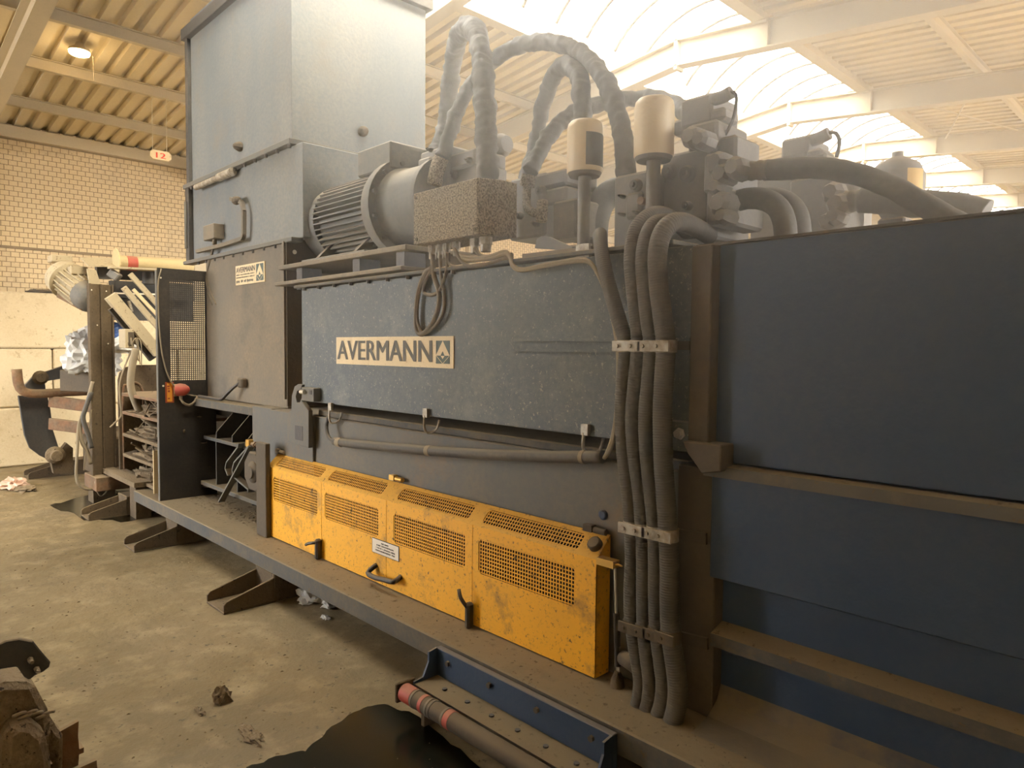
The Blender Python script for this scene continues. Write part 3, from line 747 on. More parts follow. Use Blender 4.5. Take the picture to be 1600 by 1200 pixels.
# ------------------------------------------------------------------ corrugated conduits on the right
HZ = [  # centre lines in the photograph, left to right
 [(938, 366, 2.30), (938, 374, 2.22), (941, 400, 2.17), (950, 440, 2.14), (964, 490, 2.13), (978, 540, 2.13), (974, 600), (972, 650), (975, 710), (981, 760), (986, 810), (988, 870), (986, 930), (988, 975), (995, 1025), (1001, 1060), (1000, 1085), (996, 1104)],
 [(1062, 352, 2.5), (1045, 338, 2.36), (1024, 334, 2.26), (1004, 345, 2.19), (991, 368, 2.15), (987, 405), (990, 450), (996, 500), (998, 541), (993, 600), (989, 650), (992, 710), (999, 760), (1004, 820), (1006, 870), (1006, 930), (1007, 980), (1012, 1030), (1016, 1065), (1014, 1095), (1009, 1112)],
 [(1072, 362, 2.5), (1055, 348, 2.36), (1036, 346, 2.26), (1020, 352, 2.19), (1009, 375, 2.15), (1005, 410), (1008, 455), (1013, 500), (1018, 541), (1014, 600), (1010, 645), (1011, 700), (1017, 760), (1023, 820), (1025, 870), (1025, 930), (1027, 985), (1033, 1035), (1037, 1068), (1034, 1100), (1027, 1122)],
 [(1108, 368, 2.5), (1088, 356, 2.36), (1064, 347, 2.24), (1045, 352, 2.17), (1032, 372, 2.14), (1027, 405), (1030, 455), (1036, 500), (1040, 541), (1037, 600), (1035, 650), (1036, 710), (1039, 760), (1043, 820), (1046, 880), (1046, 940), (1048, 990), (1055, 1040), (1059, 1075), (1057, 1105), (1050, 1132)]]
HL = ['leftmost corrugated black conduit, its dusty top bend beside the filter post', 'second corrugated black conduit from the left, behind the column of conduits', 'third corrugated black conduit from the left, squeezed between two others', 'rightmost and thickest corrugated black conduit next to the blue lug plate']
RAD = [.0285, .029, .029, .035]
for l, lb, r_ in zip(HZ, HL, RAD):
    single(MB().tube(path(l, Y=2.125), r_, 14, step=.0024, rf=ribbed(.0096, .028)), 'corrugated_conduit', 'conduit', lb, 'hose', 'corrugated conduits strapped to the press')
# clamp rows
def clamp_row(zc_, label, mat, l, Y, extra):
    c = thing('conduit_clamp', at(l[1][0], l[1][1], Y=Y), label, 'clamp', 'clamp rows across the conduits')
    for (px, py), r_ in zip(l, RAD):
        p = at(px, py, Y=2.125); mb = MB()
        mb.lathe(p+Vector((0, 0, -.022)), p+Vector((0, 0, .022)), [(0, r_+.004), (.044, r_+.004)], 14)
        mb.box(p.x-r_-.006, p.x+r_+.006, 2.125-r_-.012, 2.125-r_-.003, p.z-.02, p.z+.02)
        mb.cyl((p.x-r_*.3, 2.125-r_-.02, p.z), (p.x-r_*.3, 2.125-r_-.01, p.z), .008, 6, smooth=False)
        mb.build('clamp_shell', mat, c, bevel=.002)
    a, b_ = at(*extra[0], Y=2.2), at(*extra[1], Y=2.2)
    MB().obox(a, b_, .012, .04).build('clamp_rail', 'column', c)
clamp_row(0, 'bright galvanised clamp row over the conduits at the upper rail', 'galv', [(978, 541), (998, 541), (1018, 541), (1041, 541)], 2.1, ((966, 541), (1078, 541)))
clamp_row(0, 'dirt-caked clamp row over the conduits level with the yellow cover top', 'galv', [(987, 823), (1005, 827), (1024, 831), (1044, 835)], 2.1, ((985, 822), (1104, 842)))
clamp_row(0, 'mud-coloured lowest clamp row over the conduits near the deck', 'column', [(987, 977), (1006, 983), (1026, 988), (1048, 993)], 2.1, ((985, 975), (1106, 1006)))
single(MB().tube(path([(975, 1028, 2.2), (990, 1038, 2.17), (1010, 1052, 2.2)], Y=2.2), .03, 12), 'pipe_stub', 'column', 'short dusty pipe stub low behind the conduits', 'pipe')

# ------------------------------------------------------------------ hopper
HPY = 2.42
hop = thing('feed_hopper', (-5.8, 3.1, 1.2), 'tall dust-coated grey-blue feed hopper rising out of frame', 'hopper')
xr = at(456, 215, Y=HPY).x; xl_ = at(298, 283, Y=HPY).x
zfl = at(456, 224, Y=HPY).z; ybk = at(665, 130, X=xr).y
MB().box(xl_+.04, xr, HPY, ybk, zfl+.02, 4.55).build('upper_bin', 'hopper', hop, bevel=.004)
MB().box(xl_-.02, xl_+.04, HPY-.03, HPY+.05, zfl+.02, at(288, 66, Y=HPY).z).build('corner_angle', 'dark', hop)
rz = at(287, 63, Y=HPY).z
MB().box(xl_-.06, xr+.05, HPY-.05, ybk+.04, rz-.04, rz+.06).build('rim', 'dark', hop, bevel=.004)
MB().box(xl_-.06, xr+.06, HPY-.05, ybk+.02, zfl-.02, zfl+.02).build('flange', 'greyblue', hop, bevel=.003)
zlb = at(440, 378, Y=HPY).z
xlow = at(473, 236, Y=HPY).x
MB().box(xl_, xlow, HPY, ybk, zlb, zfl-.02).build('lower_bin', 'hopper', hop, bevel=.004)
MB().box(xl_-.03, xl_+.05, HPY-.04, HPY+.02, zlb, zfl-.02).build('hinge_angle', 'dark', hop)
MB().cyl((xl_+.0, HPY-.05, zlb+.12), (xl_+.0, HPY-.05, zfl-.14), .012, 8).build('hinge_rod', 'greyblue', hop)
MB().box(xl_-.02, xlow-.04, HPY-.07, HPY+.02, zlb-.03, zlb).build('flange', 'greyblue', hop, bevel=.003)
# flange bolts
for i in range(11):
    x = xl_+.12+i*.19
    MB().cyl((x, HPY-.035, zfl-.045), (x, HPY-.035, zfl-.02), .013, 6, smooth=False).build('flange_bolt', 'darkbolt', hop)
for i in range(9):
    x = xl_+.3+i*.19
    MB().cyl((x, HPY-.05, zlb-.052), (x, HPY-.05, zlb-.03), .013, 6, smooth=False).build('flange_bolt', 'darkbolt', hop)
# sheet below with the small name plate
xp1 = at(445, 500, Y=2.35).x
PNZ = 1.2
MB().box(-6.33, xp1, 2.37, 3.6, PNZ-.05, zlb-.03).build('apron_panel', 'panel', hop, bevel=.004)
MB().box(xp1-.03, xp1, 2.345, 2.37, PNZ+.02, zlb-.02).build('apron_edge', 'panel', hop)
MB().box(xp1, xp1+.015, 2.36, 2.8, PNZ-.03, zlb+.0).build('apron_return', 'column', hop)
pb = at(460, 592, Y=2.5); MB().box(xp1+.05, xp1+.28, 2.52, 2.54, 1.27, 1.42).build('inner_label', 'orangelabel', hop)
p = at(453, 394, Y=2.4); MB().cyl((xp1+.016, p.y+.02, p.z), (xp1+.02, p.y+.02, p.z), .016, 10).build('drain_disc', 'whitelabel', hop)
# welded lugs, latch bars, bent rod
for (px, py, nm) in ((373, 229, 'lifting_lug'), (568, 205, 'lifting_lug')):
    p = at(px, py, Y=HPY-.02) if px < 456 else at(px, py, X=xr+.03)
    d = Vector((0, -.06, 0)) if px < 456 else Vector((.06, 0, 0))
    MB().lathe(p-d*.5, p+d, [(0, .035), (.03, .04), (.06, .028), (.075, .012)], 9, False).build(nm, 'column', hop)
a, b_ = at(306, 293, Y=HPY-.05), at(364, 268, Y=HPY-.05)
mb = MB().cyl(a, a*.42+b_*.58, .025, 10).cyl(a*.35+b_*.65, b_, .034, 10); mb.build('latch_shaft', 'galv', hop)
a, b_ = at(592, 238, X=xr+.05), at(650, 250, X=xr+.05); MB().cyl(a, b_, .03, 10).build('latch_shaft', 'galv', hop)
rod = path([(361, 311), (378, 316), (381, 330), (381, 366), (379, 373), (352, 382), (308, 393)], Y=HPY-.05)
mb = MB()
for a, b_ in zip(rod, rod[1:]): mb.obox(a, b_, .03, .03)
mb.build('frame_rod', 'panel', hop)
p = at(370, 313, Y=HPY-.06); MB().lathe(p-Vector((.06, 0, 0)), p+Vector((.05, 0, 0)), [(0, .02), (.04, .035), (.08, .03), (.11, .012)], 9, False).build('rod_clamp', 'column', hop)
# limit switch box with wires
sw = thing('limit_switch_box', at(330, 362, Y=HPY-.05), 'small grey-brown switch box with wires on the lower hopper', 'switch box')
a, b_ = at(321, 354, Y=HPY-.07), at(339, 372, Y=HPY-.07)
MB().box(a.x, b_.x-.02, HPY-.09, HPY, b_.z, a.z).build('housing', 'panel', sw, bevel=.004)
p = Vector(((a.x+b_.x)/2+.02, HPY-.05, b_.z)); MB().cyl(p-Vector((0, 0, .04)), p, .02, 8).build('gland', 'panel', sw)
for k in range(2):
    MB().tube([p-Vector((0, 0, .03)), p+Vector((-.08-.03*k, 0, -.15)), p+Vector((-.19+.02*k, 0, -.3)), p+Vector((-.16+.05*k, .0, -.42)), p+Vector((-.06+.08*k, .0, -.55))], .008, 6).build('wire', 'cable', sw)

# small name plate on the apron
ny = 2.368
c = [at(369, 416, Y=ny), at(414.5, 440, Y=ny)]
sx0, sx1 = c[0].x, c[1].x; sz0, sz1 = at(392, 443, Y=ny).z, at(392, 412, Y=ny).z
sp_ = thing('maker_plate', ((sx0+sx1)/2, ny, sz0), 'small cream maker plate with green emblem on the hopper apron', 'sign')
MB().box(sx0, sx1, ny-.005, ny+.002, sz0, sz1).build('plate', 'signplate', sp_)
w, h = sx1-sx0, sz1-sz0
text_part('AVERMANN', 'lettering', 'signink', sp_, (sx0+.03*w, ny-.0055, sz0+.62*h), .66*w, .28*h, bold=.04)
for i in range(2):
    faded_print('print_line', 'signink', sp_, (sx0+.03*w, ny-.0055, sz0+(.48-.14*i)*h), .64*w, .07*h, seed=40+i)
faded_print('print_line', 'signink', sp_, (sx0+.03*w, ny-.0055, sz0+.10*h), .62*w, .15*h, seed=45)
emblem(sp_, sx0+.73*w, sx0+.965*w, sz0+.08*h, sz0+.92*h, ny-.0055)
# cable tail at the foot of the apron
tl_ = thing('cable_gland_tail', at(378, 600, Y=2.34), 'dark cable tail from a gland at the foot of the apron', 'cable')
p = at(378, 598, Y=2.34); MB().box(p.x-.05, p.x+.04, 2.32, 2.37, p.z-.04, p.z+.035).build('gland', 'column', tl_, bevel=.01)
MB().tube([p+Vector((-.02, -.01, 0)), *path([(362, 608, 2.3), (352, 618, 2.27), (345, 624, 2.26), (330, 622, 2.26), (311, 619, 2.27)], Y=2.26)], .013, 8).build('cable', 'blackplastic', tl_)

# ------------------------------------------------------------------ motor
MY = 2.72
def mp(px, py): return at(px, py, Y=MY)
mc = mp(600, 337); mz = mc.z
motor = thing('electric_motor', (mc.x-.4, MY, 2.0), 'large dusty electric motor with cooling fins and flange on the tank lid', 'motor')
RM = .265
xf0, xf1, xfl, xbe = at(469, 345, Y=MY-.22).x+.10, at(489, 345, Y=MY-RM).x, at(556, 340, Y=MY-.318).x+.09, at(640, 330, Y=MY-.25).x+.03
AX = Vector((1, 0, 0)); base = Vector((0, MY, mz))
def axp(x): return Vector((x, MY, mz))
MB().lathe(axp(xf0-.10), axp(xf1), [(0, RM*.62), (.03, RM*.85), (.09, RM*.99), (.12, RM), (xf1-xf0+.10, RM)], 32).build('fan_cowl', 'motor', motor)
MB().cyl(axp(xf1-.02), axp(xfl-.05), RM*.84, 28).build('motor_body', 'motor', motor)
mb = MB()
for i in range(44):
    a = 2*math.pi*i/44; d = Vector((0, math.cos(a), math.sin(a)))
    mb.obox(axp(xf1-.01)+d*RM*.90, axp(xfl-.07)+d*RM*.90, .008, .07, up=d)
o = mb.build('cooling_fins', 'motor', motor); o['kind'] = 'stuff'
MB().lathe(axp(xfl-.09), axp(xfl+.05), [(0, RM*.95), (.03, RM*1.14), (.07, RM*1.14), (.071, RM*1.2), (.14, RM*1.2)], 36).build('flange', 'motor', motor)
for i in range(12):
    a = 2*math.pi*(i+.5)/12; d = Vector((0, math.cos(a), math.sin(a)))*RM*1.08
    MB().cyl(axp(xfl+.05)+d, axp(xfl+.075)+d, .016, 6, smooth=False).build('flange_bolt', 'darkbolt', motor)
MB().lathe(axp(xfl+.05), axp(xbe), [(0, RM*1.0), (.05, RM*.93), (xbe-xfl-.08, RM*.90), (xbe-xfl-.07, RM*.98), (xbe-xfl-.03, RM*.98)], 32).build('bell_housing', 'motor', motor)
a = mp(548, 262)
MB().box(xfl-.33, xfl+.06, MY-.16, MY+.14, mz+RM*.9, mz+RM*.9+.17).build('terminal_lid', 'motor', motor, bevel=.01)
for x in (xf1+.05, xfl-.2):
    MB().prism([(x, MY-RM-.02, mz-RM-.02), (x, MY+RM, mz-RM-.02), (x, MY+RM*.4, mz-RM*.5), (x, MY-RM*.6, mz-RM*.6)], (.04, 0, 0)).build('foot', 'motor', motor)
fz = mz-RM-.02
MB().box(xf1-.06, xfl+.02, MY-RM-.06, MY+RM, fz-.03, fz).build('foot_plate', 'motor', motor, bevel=.004)
# motor bed rails
bed = thing('motor_bed', (mc.x-.2, MY, 2.0), 'pair of dusty flat steel bed plates carrying the motor', 'bed plate')
z1 = fz-.03
MB().box(xf1-.25, xbe+.15, MY-RM-.14, MY+RM, z1-.03, z1).build('bed_plate', 'panel', bed, bevel=.004)
MB().box(xf1-.25, xbe+.15, MY-RM-.17, MY+RM, 2.03, 2.055).build('bed_plate', 'panel', bed, bevel=.004)
for x in (xf1-.05, xfl-.05, xbe): MB().box(x, x+.08, MY-RM-.1, MY-RM+.05, 1.998, z1-.03).build('spacer', 'dark', bed)

# hydraulic pumps behind the terminal box
def block_thing(name, label, cat, Y, boxes, bolts=(), mat='hydraulic', group=None):
    pts = [at((b_[0]+b_[2])/2, b_[3], Y=b_[4]) for b_ in boxes]
    t = thing(name, (pts[0].x, pts[0].y, pts[0].z), label, cat, group)
    for (x0, y0, x1, y1, yy, dp, nm) in boxes:
        a, b_ = at(x0, (y0+y1)/2, Y=yy), at(x1, (y0+y1)/2, Y=yy); cx = (x0+x1)/2
        MB().box(a.x, b_.x, yy, yy+dp, at(cx, y1, Y=yy).z, at(cx, y0, Y=yy).z).build(nm, mat, t, bevel=.012)
    for (px, py, yy, r_) in bolts:
        p = at(px, py, Y=yy)
        MB().lathe(p+Vector((0, .01, 0)), p-Vector((0, .03, 0)), [(0, r_), (.02, r_), (.021, r_*.75), (.035, r_*.75)], 12).cyl(p-Vector((0, .022, 0)), p-Vector((0, .036, 0)), r_*.4, 6, smooth=False).build('cap_screw', 'motor', t)
    return t
pu = block_thing('hydraulic_pump', 'dusty hydraulic pump body behind the speckled terminal box', 'pump', 2.75,
    [(656, 232, 700, 300, 2.66, .25, 'pump_body'), (690, 238, 742, 262, 2.68, .25, 'pump_cover'), (690, 262, 750, 300, 2.72, .22, 'port_block'), (652, 246, 672, 262, 2.62, .1, 'side_plug')],
    [(709, 272, 2.71, .035), (733, 250, 2.67, .018), (673, 234, 2.655, .015)])
p = at(775, 230, Y=2.95); MB().lathe(p-Vector((.06, 0, 0)), p+Vector((.10, 0, 0)), [(0, .07), (.12, .07), (.16, .05)], 16).build('end_motor', 'hydraulic', pu)
p2 = block_thing('valve_pump_group', 'dusty pump and valve block left of the labelled filter', 'pump', 2.7,
    [(795, 275, 852, 372, 2.66, .3, 'pump_body'), (836, 268, 884, 292, 2.62, .25, 'pump_cover'), (838, 294, 884, 320, 2.62, .25, 'port_block'), (862, 312, 900, 372, 2.60, .2, 'side_cover'), (780, 286, 800, 300, 2.75, .15, 'side_plug')],
    [(846, 299, 2.61, .028), (838, 350, 2.65, .015), (812, 337, 2.65, .02)])
a = path([(824, 290, 2.6), (823, 308, 2.59), (824, 324, 2.57), (836, 333, 2.56), (846, 328, 2.57)], Y=2.6)
MB().tube(a, .022, 12).build('elbow_pipe', 'speckled', p2)
MB().obox(at(848, 312, Y=2.56), at(846, 348, Y=2.56), .05, .05, up=(1, 0, 0)).build('flange_clamp', 'speckled', p2, bevel=.01)
a, b_ = at(827, 273, Y=2.6), at(823, 292, Y=2.6); MB().cyl(a, b_, .04, 14).build('crimp_ferrule', 'speckled', p2)

# terminal box with glands
TBY = 2.17
a, b_ = at(646, 303, Y=TBY), at(746, 277, Y=TBY)
tb = thing('terminal_box', ((a.x+b_.x)/2, TBY+.1, at(700, 370, Y=TBY).z), 'speckled dusty steel terminal box with cable glands beneath', 'junction box')
x0, x1 = a.x, b_.x; x2 = at(785, 278, Y=TBY+.14).x
z1_ = (a.z+b_.z)/2; z0_ = at(700, 374, Y=TBY).z
MB().prism([(x0, TBY, z0_), (x1, TBY, z0_), (x2, TBY+.14, z0_+.01), (x2, TBY+.24, z0_+.01), (x0, TBY+.24, z0_)], (0, 0, z1_-z0_)).build('box', 'speckled', tb, bevel=.004)
for (px, py) in ((651, 374), (650, 309), (742, 358)):
    p = at(px, py, Y=TBY-.002); MB().cyl(p+Vector((0, .004, 0)), p-Vector((0, .004, 0)), .009, 8).build('lid_screw', 'column', tb)
GL = [(676, 2.25, .024), (688, 2.25, .018), (698, 2.25, .018), (713, 2.25, .02), (742, 2.25, .025), (759, 2.25, .032)]
gp = []
for (px, yy, r_) in GL:
    q = at(px, 380, Y=yy); p = Vector((q.x, yy, z0_)); gp.append(p)
    MB().cyl(p, p-Vector((0, 0, .035)), r_, 8, smooth=False).cyl(p-Vector((0, 0, .035)), p-Vector((0, 0, .07)), r_*.8, 10).build('cable_gland', 'galv', tb)
# cables hanging from the glands
CB_ = [('thick looped cable hanging lowest under the terminal box', [(676, 398), (678, 430), (685, 452), (686, 475), (676, 505), (660, 522), (651, 515), (650, 490), (654, 455), (664, 428), (676, 418)], .013),
       ('thin cable dropping beside the thick loop under the terminal box', [(688, 398), (689, 430), (694, 460), (692, 490), (676, 513), (660, 520), (652, 500), (653, 470), (660, 440), (668, 425)], .009),
       ('short cable loop tied halfway under the terminal box', [(698, 395), (699, 415), (693, 440), (685, 456), (672, 461), (662, 456), (664, 440), (675, 420)], .009),
       ('cable swinging from the middle gland along the tank lid', [(711, 392), (722, 408), (735, 416), (760, 413), (785, 405), (800, 402)], .010),
       ('cable swinging from the right gland along the tank lid', [(742, 388), (750, 399), (765, 403), (785, 400), (800, 398)], .011),
       ('small cable sagging between two glands of the terminal box', [(702, 395), (702, 412), (714, 417), (730, 414)], .007)]
for lb, l, r_ in CB_:
    single(MB().tube(path(l, Y=2.195), r_, 8, step=.02), 'cable', 'cable', lb, 'cable', 'cables from the terminal box')
# rail on the lid edge with a lifting plate
rl = thing('lid_rail', at(860, 402, Y=2.3), 'dusty angle rail along the tank lid with a lifting eye plate', 'rail')
a, b_ = at(822, 404, Y=2.25), at(930, 392, Y=2.25); MB().obox(a, b_, .05, .035).build('rail', 'panel', rl)
MB().prism(path([(836, 388), (838, 374), (846, 369), (858, 370), (894, 386), (894, 392)], Y=2.36), (0, .012, 0)).build('eye_plate', 'hydraulic', rl)
a = at(911, 393, Y=2.22); MB().box(a.x-.035, a.x+.035, 2.215, 2.235, a.z-.025, a.z+.03).build('tab', 'galv', rl)

# filters on posts
def oil_filter(px0, px1, py0, py1, pyb, Y, label, lab):
    cx = (px0+px1)/2; c = at(cx, (py0+py1)/2, Y=Y)
    dep = (c-EYE).dot(FW); r_ = (px1-px0)/2*dep/FPX
    zt_ = at(cx, py0+3, Y=Y).z; zb_ = at(cx, py1-6, Y=Y).z; zg = 2.0
    t = thing('oil_filter', (c.x, Y, zg), label, 'oil filter', 'spin-on filters on posts')
    h = zt_-zb_
    MB().lathe((c.x, Y, zb_), (c.x, Y, zt_), [(0, r_*.96), (.004, r_), (h-.035, r_), (h-.015, r_*.95), (h-.004, r_*.82), (h, r_*.6)], 32).build('canister', 'filter', t)
    MB().lathe((c.x, Y, zb_-.015), (c.x, Y, zb_), [(0, r_*.85), (.015, r_*.95)], 28).build('filter_base', 'hydraulic', t)
    MB().cyl((c.x, Y, zg+.05), (c.x, Y, zb_-.01), r_*.36, 18).build('post', 'hydraulic', t)
    MB().box(c.x-r_*.75, c.x+r_*.75, Y-r_*.7, Y+r_*.7, zg, zg+.06).build('post_foot', 'dark', t, bevel=.01)
    if lab:
        mb = MB(); k = 10; va = math.atan2(-c.y, -c.x)
        for i in range(k+1):
            a = va+.05+1.5*i/k
            for z in (zb_+.02, zb_+.02+h*.62): mb.v.append(Vector((c.x+(r_+.001)*math.cos(a), Y+(r_+.001)*math.sin(a), z)))
        for i in range(k): mb.face((2*i, 2*i+2, 2*i+3, 2*i+1), True)
        mb.build('label', 'signink', t)
    return t
oil_filter(886, 942, 187, 277, 380, 2.42, 'cream oil filter with dark label, left of the two on posts', True)
oil_filter(991, 1053, 152, 252, 345, 2.42, 'plain cream oil filter, right of the two on posts', False)

# valve manifolds
v1 = block_thing('valve_manifold', 'large dusty valve manifold block right of the plain filter', 'valve block', 2.5,
    [(1032, 236, 1106, 374, 2.55, .35, 'manifold_block'), (1098, 238, 1128, 300, 2.5, .3, 'port_stack'), (1102, 294, 1136, 350, 2.5, .3, 'port_stack'), (958, 270, 1014, 386, 2.44, .25, 'front_block'), (976, 300, 1000, 342, 2.415, .04, 'cover_plate'),
     (1074, 190, 1120, 236, 2.55, .25, 'pilot_block'), (1118, 212, 1150, 250, 2.58, .2, 'solenoid_base'), (1062, 150, 1112, 196, 2.6, .22, 'pilot_valve'), (1108, 168, 1132, 188, 2.6, .12, 'solenoid'), (1050, 186, 1072, 210, 2.62, .1, 'spacer')],
    [(1047, 268, 2.545, .035), (1075, 272, 2.545, .035), (995, 290, 2.435, .027), (1075, 322, 2.545, .02), (973, 307, 2.412, .009), (973, 335, 2.412, .009), (996, 332, 2.412, .009)])
for (px, py, r_) in ((1122, 252, .04), (1128, 272, .045), (1120, 292, .035), (1126, 318, .05), (1130, 338, .035), (1080, 214, .045), (1096, 218, .04), (1148, 262, .045), (1118, 262, .03)):
    p = at(px, py, Y=2.46); MB().lathe(p+Vector((0, .06, 0)), p-Vector((0, .03, 0)), [(0, r_), (.05, r_), (.07, r_*.9), (.09, r_*.6)], 8, False).build('port_fitting', 'hydraulic', v1)
MB().tube(path([(1112, 156, 2.62), (1128, 152, 2.62), (1143, 144, 2.62)], Y=2.62), .026, 10).build('plug_connector', 'hydraulic', v1)
MB().tube(path([(1142, 143, 2.62), (1150, 148, 2.62), (1150, 165, 2.62), (1144, 190, 2.62), (1132, 212, 2.62)], Y=2.62), .007, 7).build('lead', 'blackplastic', v1)
p = at(1007, 315, Y=2.44); MB().cyl(p, p-Vector((0, .03, 0)), .017, 10).build('rusty_plug', 'rust', v1)
v2 = block_thing('valve_manifold', 'farther valve manifold block behind the thick sleeved hose', 'valve block', 3.3,
    [(1232, 276, 1300, 372, 3.3, .5, 'manifold_block'), (1172, 275, 1240, 372, 3.5, .3, 'back_block'), (1296, 292, 1312, 356, 3.25, .3, 'port_stack'), (1220, 214, 1262, 246, 3.3, .25, 'pilot_valve'), (1258, 232, 1284, 246, 3.3, .15, 'solenoid'), (1208, 244, 1290, 262, 3.3, .3, 'pilot_block')])
for (px, py, r_) in ((1300, 300, .05), (1308, 318, .055), (1304, 338, .045), (1292, 345, .04)):
    p = at(px, py, Y=3.2); MB().lathe(p+Vector((0, .06, 0)), p-Vector((0, .03, 0)), [(0, r_), (.05, r_), (.09, r_*.6)], 8, False).build('port_fitting', 'hydraulic', v2)
MB().tube(path([(1260, 222), (1280, 216), (1296, 208)], Y=3.35), .03, 10).build('plug_connector', 'hydraulic', v2)
MB().tube(path([(1295, 208), (1306, 208), (1312, 222), (1307, 246)], Y=3.35), .009, 7).build('lead', 'blackplastic', v2)
# accumulator
p = at(1402, 262, Y=3.6)
ac = thing('accumulator', (p.x, 3.6, 2.0), 'dome-topped grey accumulator bottle with a yellow label', 'accumulator')
r_ = .118; zt_ = at(1402, 245, Y=3.6).z
MB().lathe((p.x, 3.6, 2.2), (p.x, 3.6, zt_), [(0, .04), (.08, r_*.8), (.14, r_), (zt_-2.2-.09, r_), (zt_-2.2-.04, r_*.8), (zt_-2.2-.012, r_*.4), (zt_-2.2, r_*.2), (zt_-2.2+.02, r_*.2)], 26).build('bottle', 'hydraulic', ac)
MB().box(p.x-.06, p.x+.06, 3.54, 3.66, 1.98, 2.22).build('valve_base', 'dark', ac, bevel=.01)
MB().cyl((p.x-.22, 3.58, 2.1), (p.x-.05, 3.58, 2.1), .03, 10).build('side_valve', 'dark', ac)
mb = MB()
va = math.atan2(-3.6, -p.x)
for i in range(7):
    a = va+.35+.7*i/6
    for z in (zt_-.19, zt_-.08): mb.v.append(Vector((p.x+(r_+.002)*math.cos(a), 3.6+(r_+.002)*math.sin(a), z)))
for i in range(6): mb.face((2*i, 2*i+2, 2*i+3, 2*i+1), True)
mb.build('label', plain('amber_label', (.62, .42, .12), .6), ac)

# ------------------------------------------------------------------ sleeved hoses
SL = [
 ('tall wrinkled black sleeved hose looping upward, nearest the hopper', [(668, 296, 2.78), (676, 262, 2.84), (687, 228, 2.92), (696, 194, 2.95), (703, 140, 2.93), (708, 90, 2.88), (718, 55, 2.8), (732, 42, 2.7), (746, 56, 2.6), (754, 100, 2.5), (758, 160, 2.46), (760, 220, 2.44), (761, 290, 2.43)], .056),
 ('wide arching black sleeved hose rising from the pump to the front block', [(690, 245, 2.62), (704, 205, 2.66), (722, 158, 2.7), (744, 122, 2.74), (772, 94, 2.76), (810, 72, 2.76), (850, 66, 2.74), (892, 74, 2.70), (926, 98, 2.64), (950, 135, 2.58), (967, 180, 2.54), (975, 225, 2.52), (980, 280, 2.5)], .042),
 ('narrow looped black sleeved hose above the labelled filter', [(818, 296, 2.8), (826, 264, 2.86), (836, 232, 2.93), (846, 175, 2.92), (858, 135, 2.86), (872, 108, 2.78), (887, 102, 2.7), (902, 115, 2.62), (909, 145, 2.57), (911, 190, 2.55), (911, 240, 2.55)], .043),
 ('black sleeved hose sweeping up from the elbow pipe behind the filters', [(828, 268, 2.6), (842, 240, 2.65), (860, 210, 2.72), (884, 186, 2.8), (918, 168, 2.9), (960, 158, 3.0), (1010, 154, 3.1), (1050, 162, 3.05), (1082, 182, 2.85)], .042),
 ('thick dusty glare-paled sleeved hose running right from the near manifold', [(1196, 266, 2.55), (1230, 264, 2.55), (1270, 262, 2.56), (1310, 266, 2.58), (1350, 276, 2.6), (1390, 291, 2.62), (1430, 312, 2.64), (1470, 335, 2.66), (1500, 352, 2.68)], .039),
 ('thick sleeved hose running right from the farther manifold', [(1346, 313, 3.25), (1380, 314, 3.25), (1420, 318, 3.25), (1460, 320, 3.25), (1500, 324, 3.25), (1540, 335, 3.25)], .055)]
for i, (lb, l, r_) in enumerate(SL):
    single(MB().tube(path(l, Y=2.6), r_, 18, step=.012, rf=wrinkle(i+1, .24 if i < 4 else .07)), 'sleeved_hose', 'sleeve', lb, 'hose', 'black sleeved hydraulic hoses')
# ferrules / ribbed collars
for lb, l, r_, mt_, rib in (('ribbed crimp collar at the near manifold outlet', [(1150, 268, 2.53), (1172, 267, 2.53), (1200, 265, 2.54)], .036, 'hydraulic', True),
                  ('ribbed crimp collar at the farther manifold outlet', [(1306, 316, 3.23), (1325, 315, 3.24), (1350, 313, 3.25)], .047, 'hydraulic', True),
                  ('tan crimp ferrule at the foot of the wide arching hose', [(690, 246, 2.62), (683, 266, 2.61), (678, 290, 2.6)], .046, 'speckled', False)):
    single(MB().tube(path(l, Y=2.5), r_, 16, step=.006, rf=ribbed(.03, .06) if rib else None), 'hose_ferrule', mt_, lb, 'hose fitting')
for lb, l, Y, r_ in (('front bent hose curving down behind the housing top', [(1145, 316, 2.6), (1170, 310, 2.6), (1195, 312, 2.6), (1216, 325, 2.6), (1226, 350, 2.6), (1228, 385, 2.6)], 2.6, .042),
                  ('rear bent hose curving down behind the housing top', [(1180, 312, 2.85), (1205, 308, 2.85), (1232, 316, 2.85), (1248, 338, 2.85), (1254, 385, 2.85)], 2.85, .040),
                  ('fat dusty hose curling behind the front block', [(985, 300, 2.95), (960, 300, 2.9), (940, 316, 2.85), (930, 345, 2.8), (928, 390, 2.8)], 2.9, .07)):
    single(MB().tube(path(l, Y=Y), r_, 16, step=.02), 'bent_hose', 'sleeve', lb, 'hose')

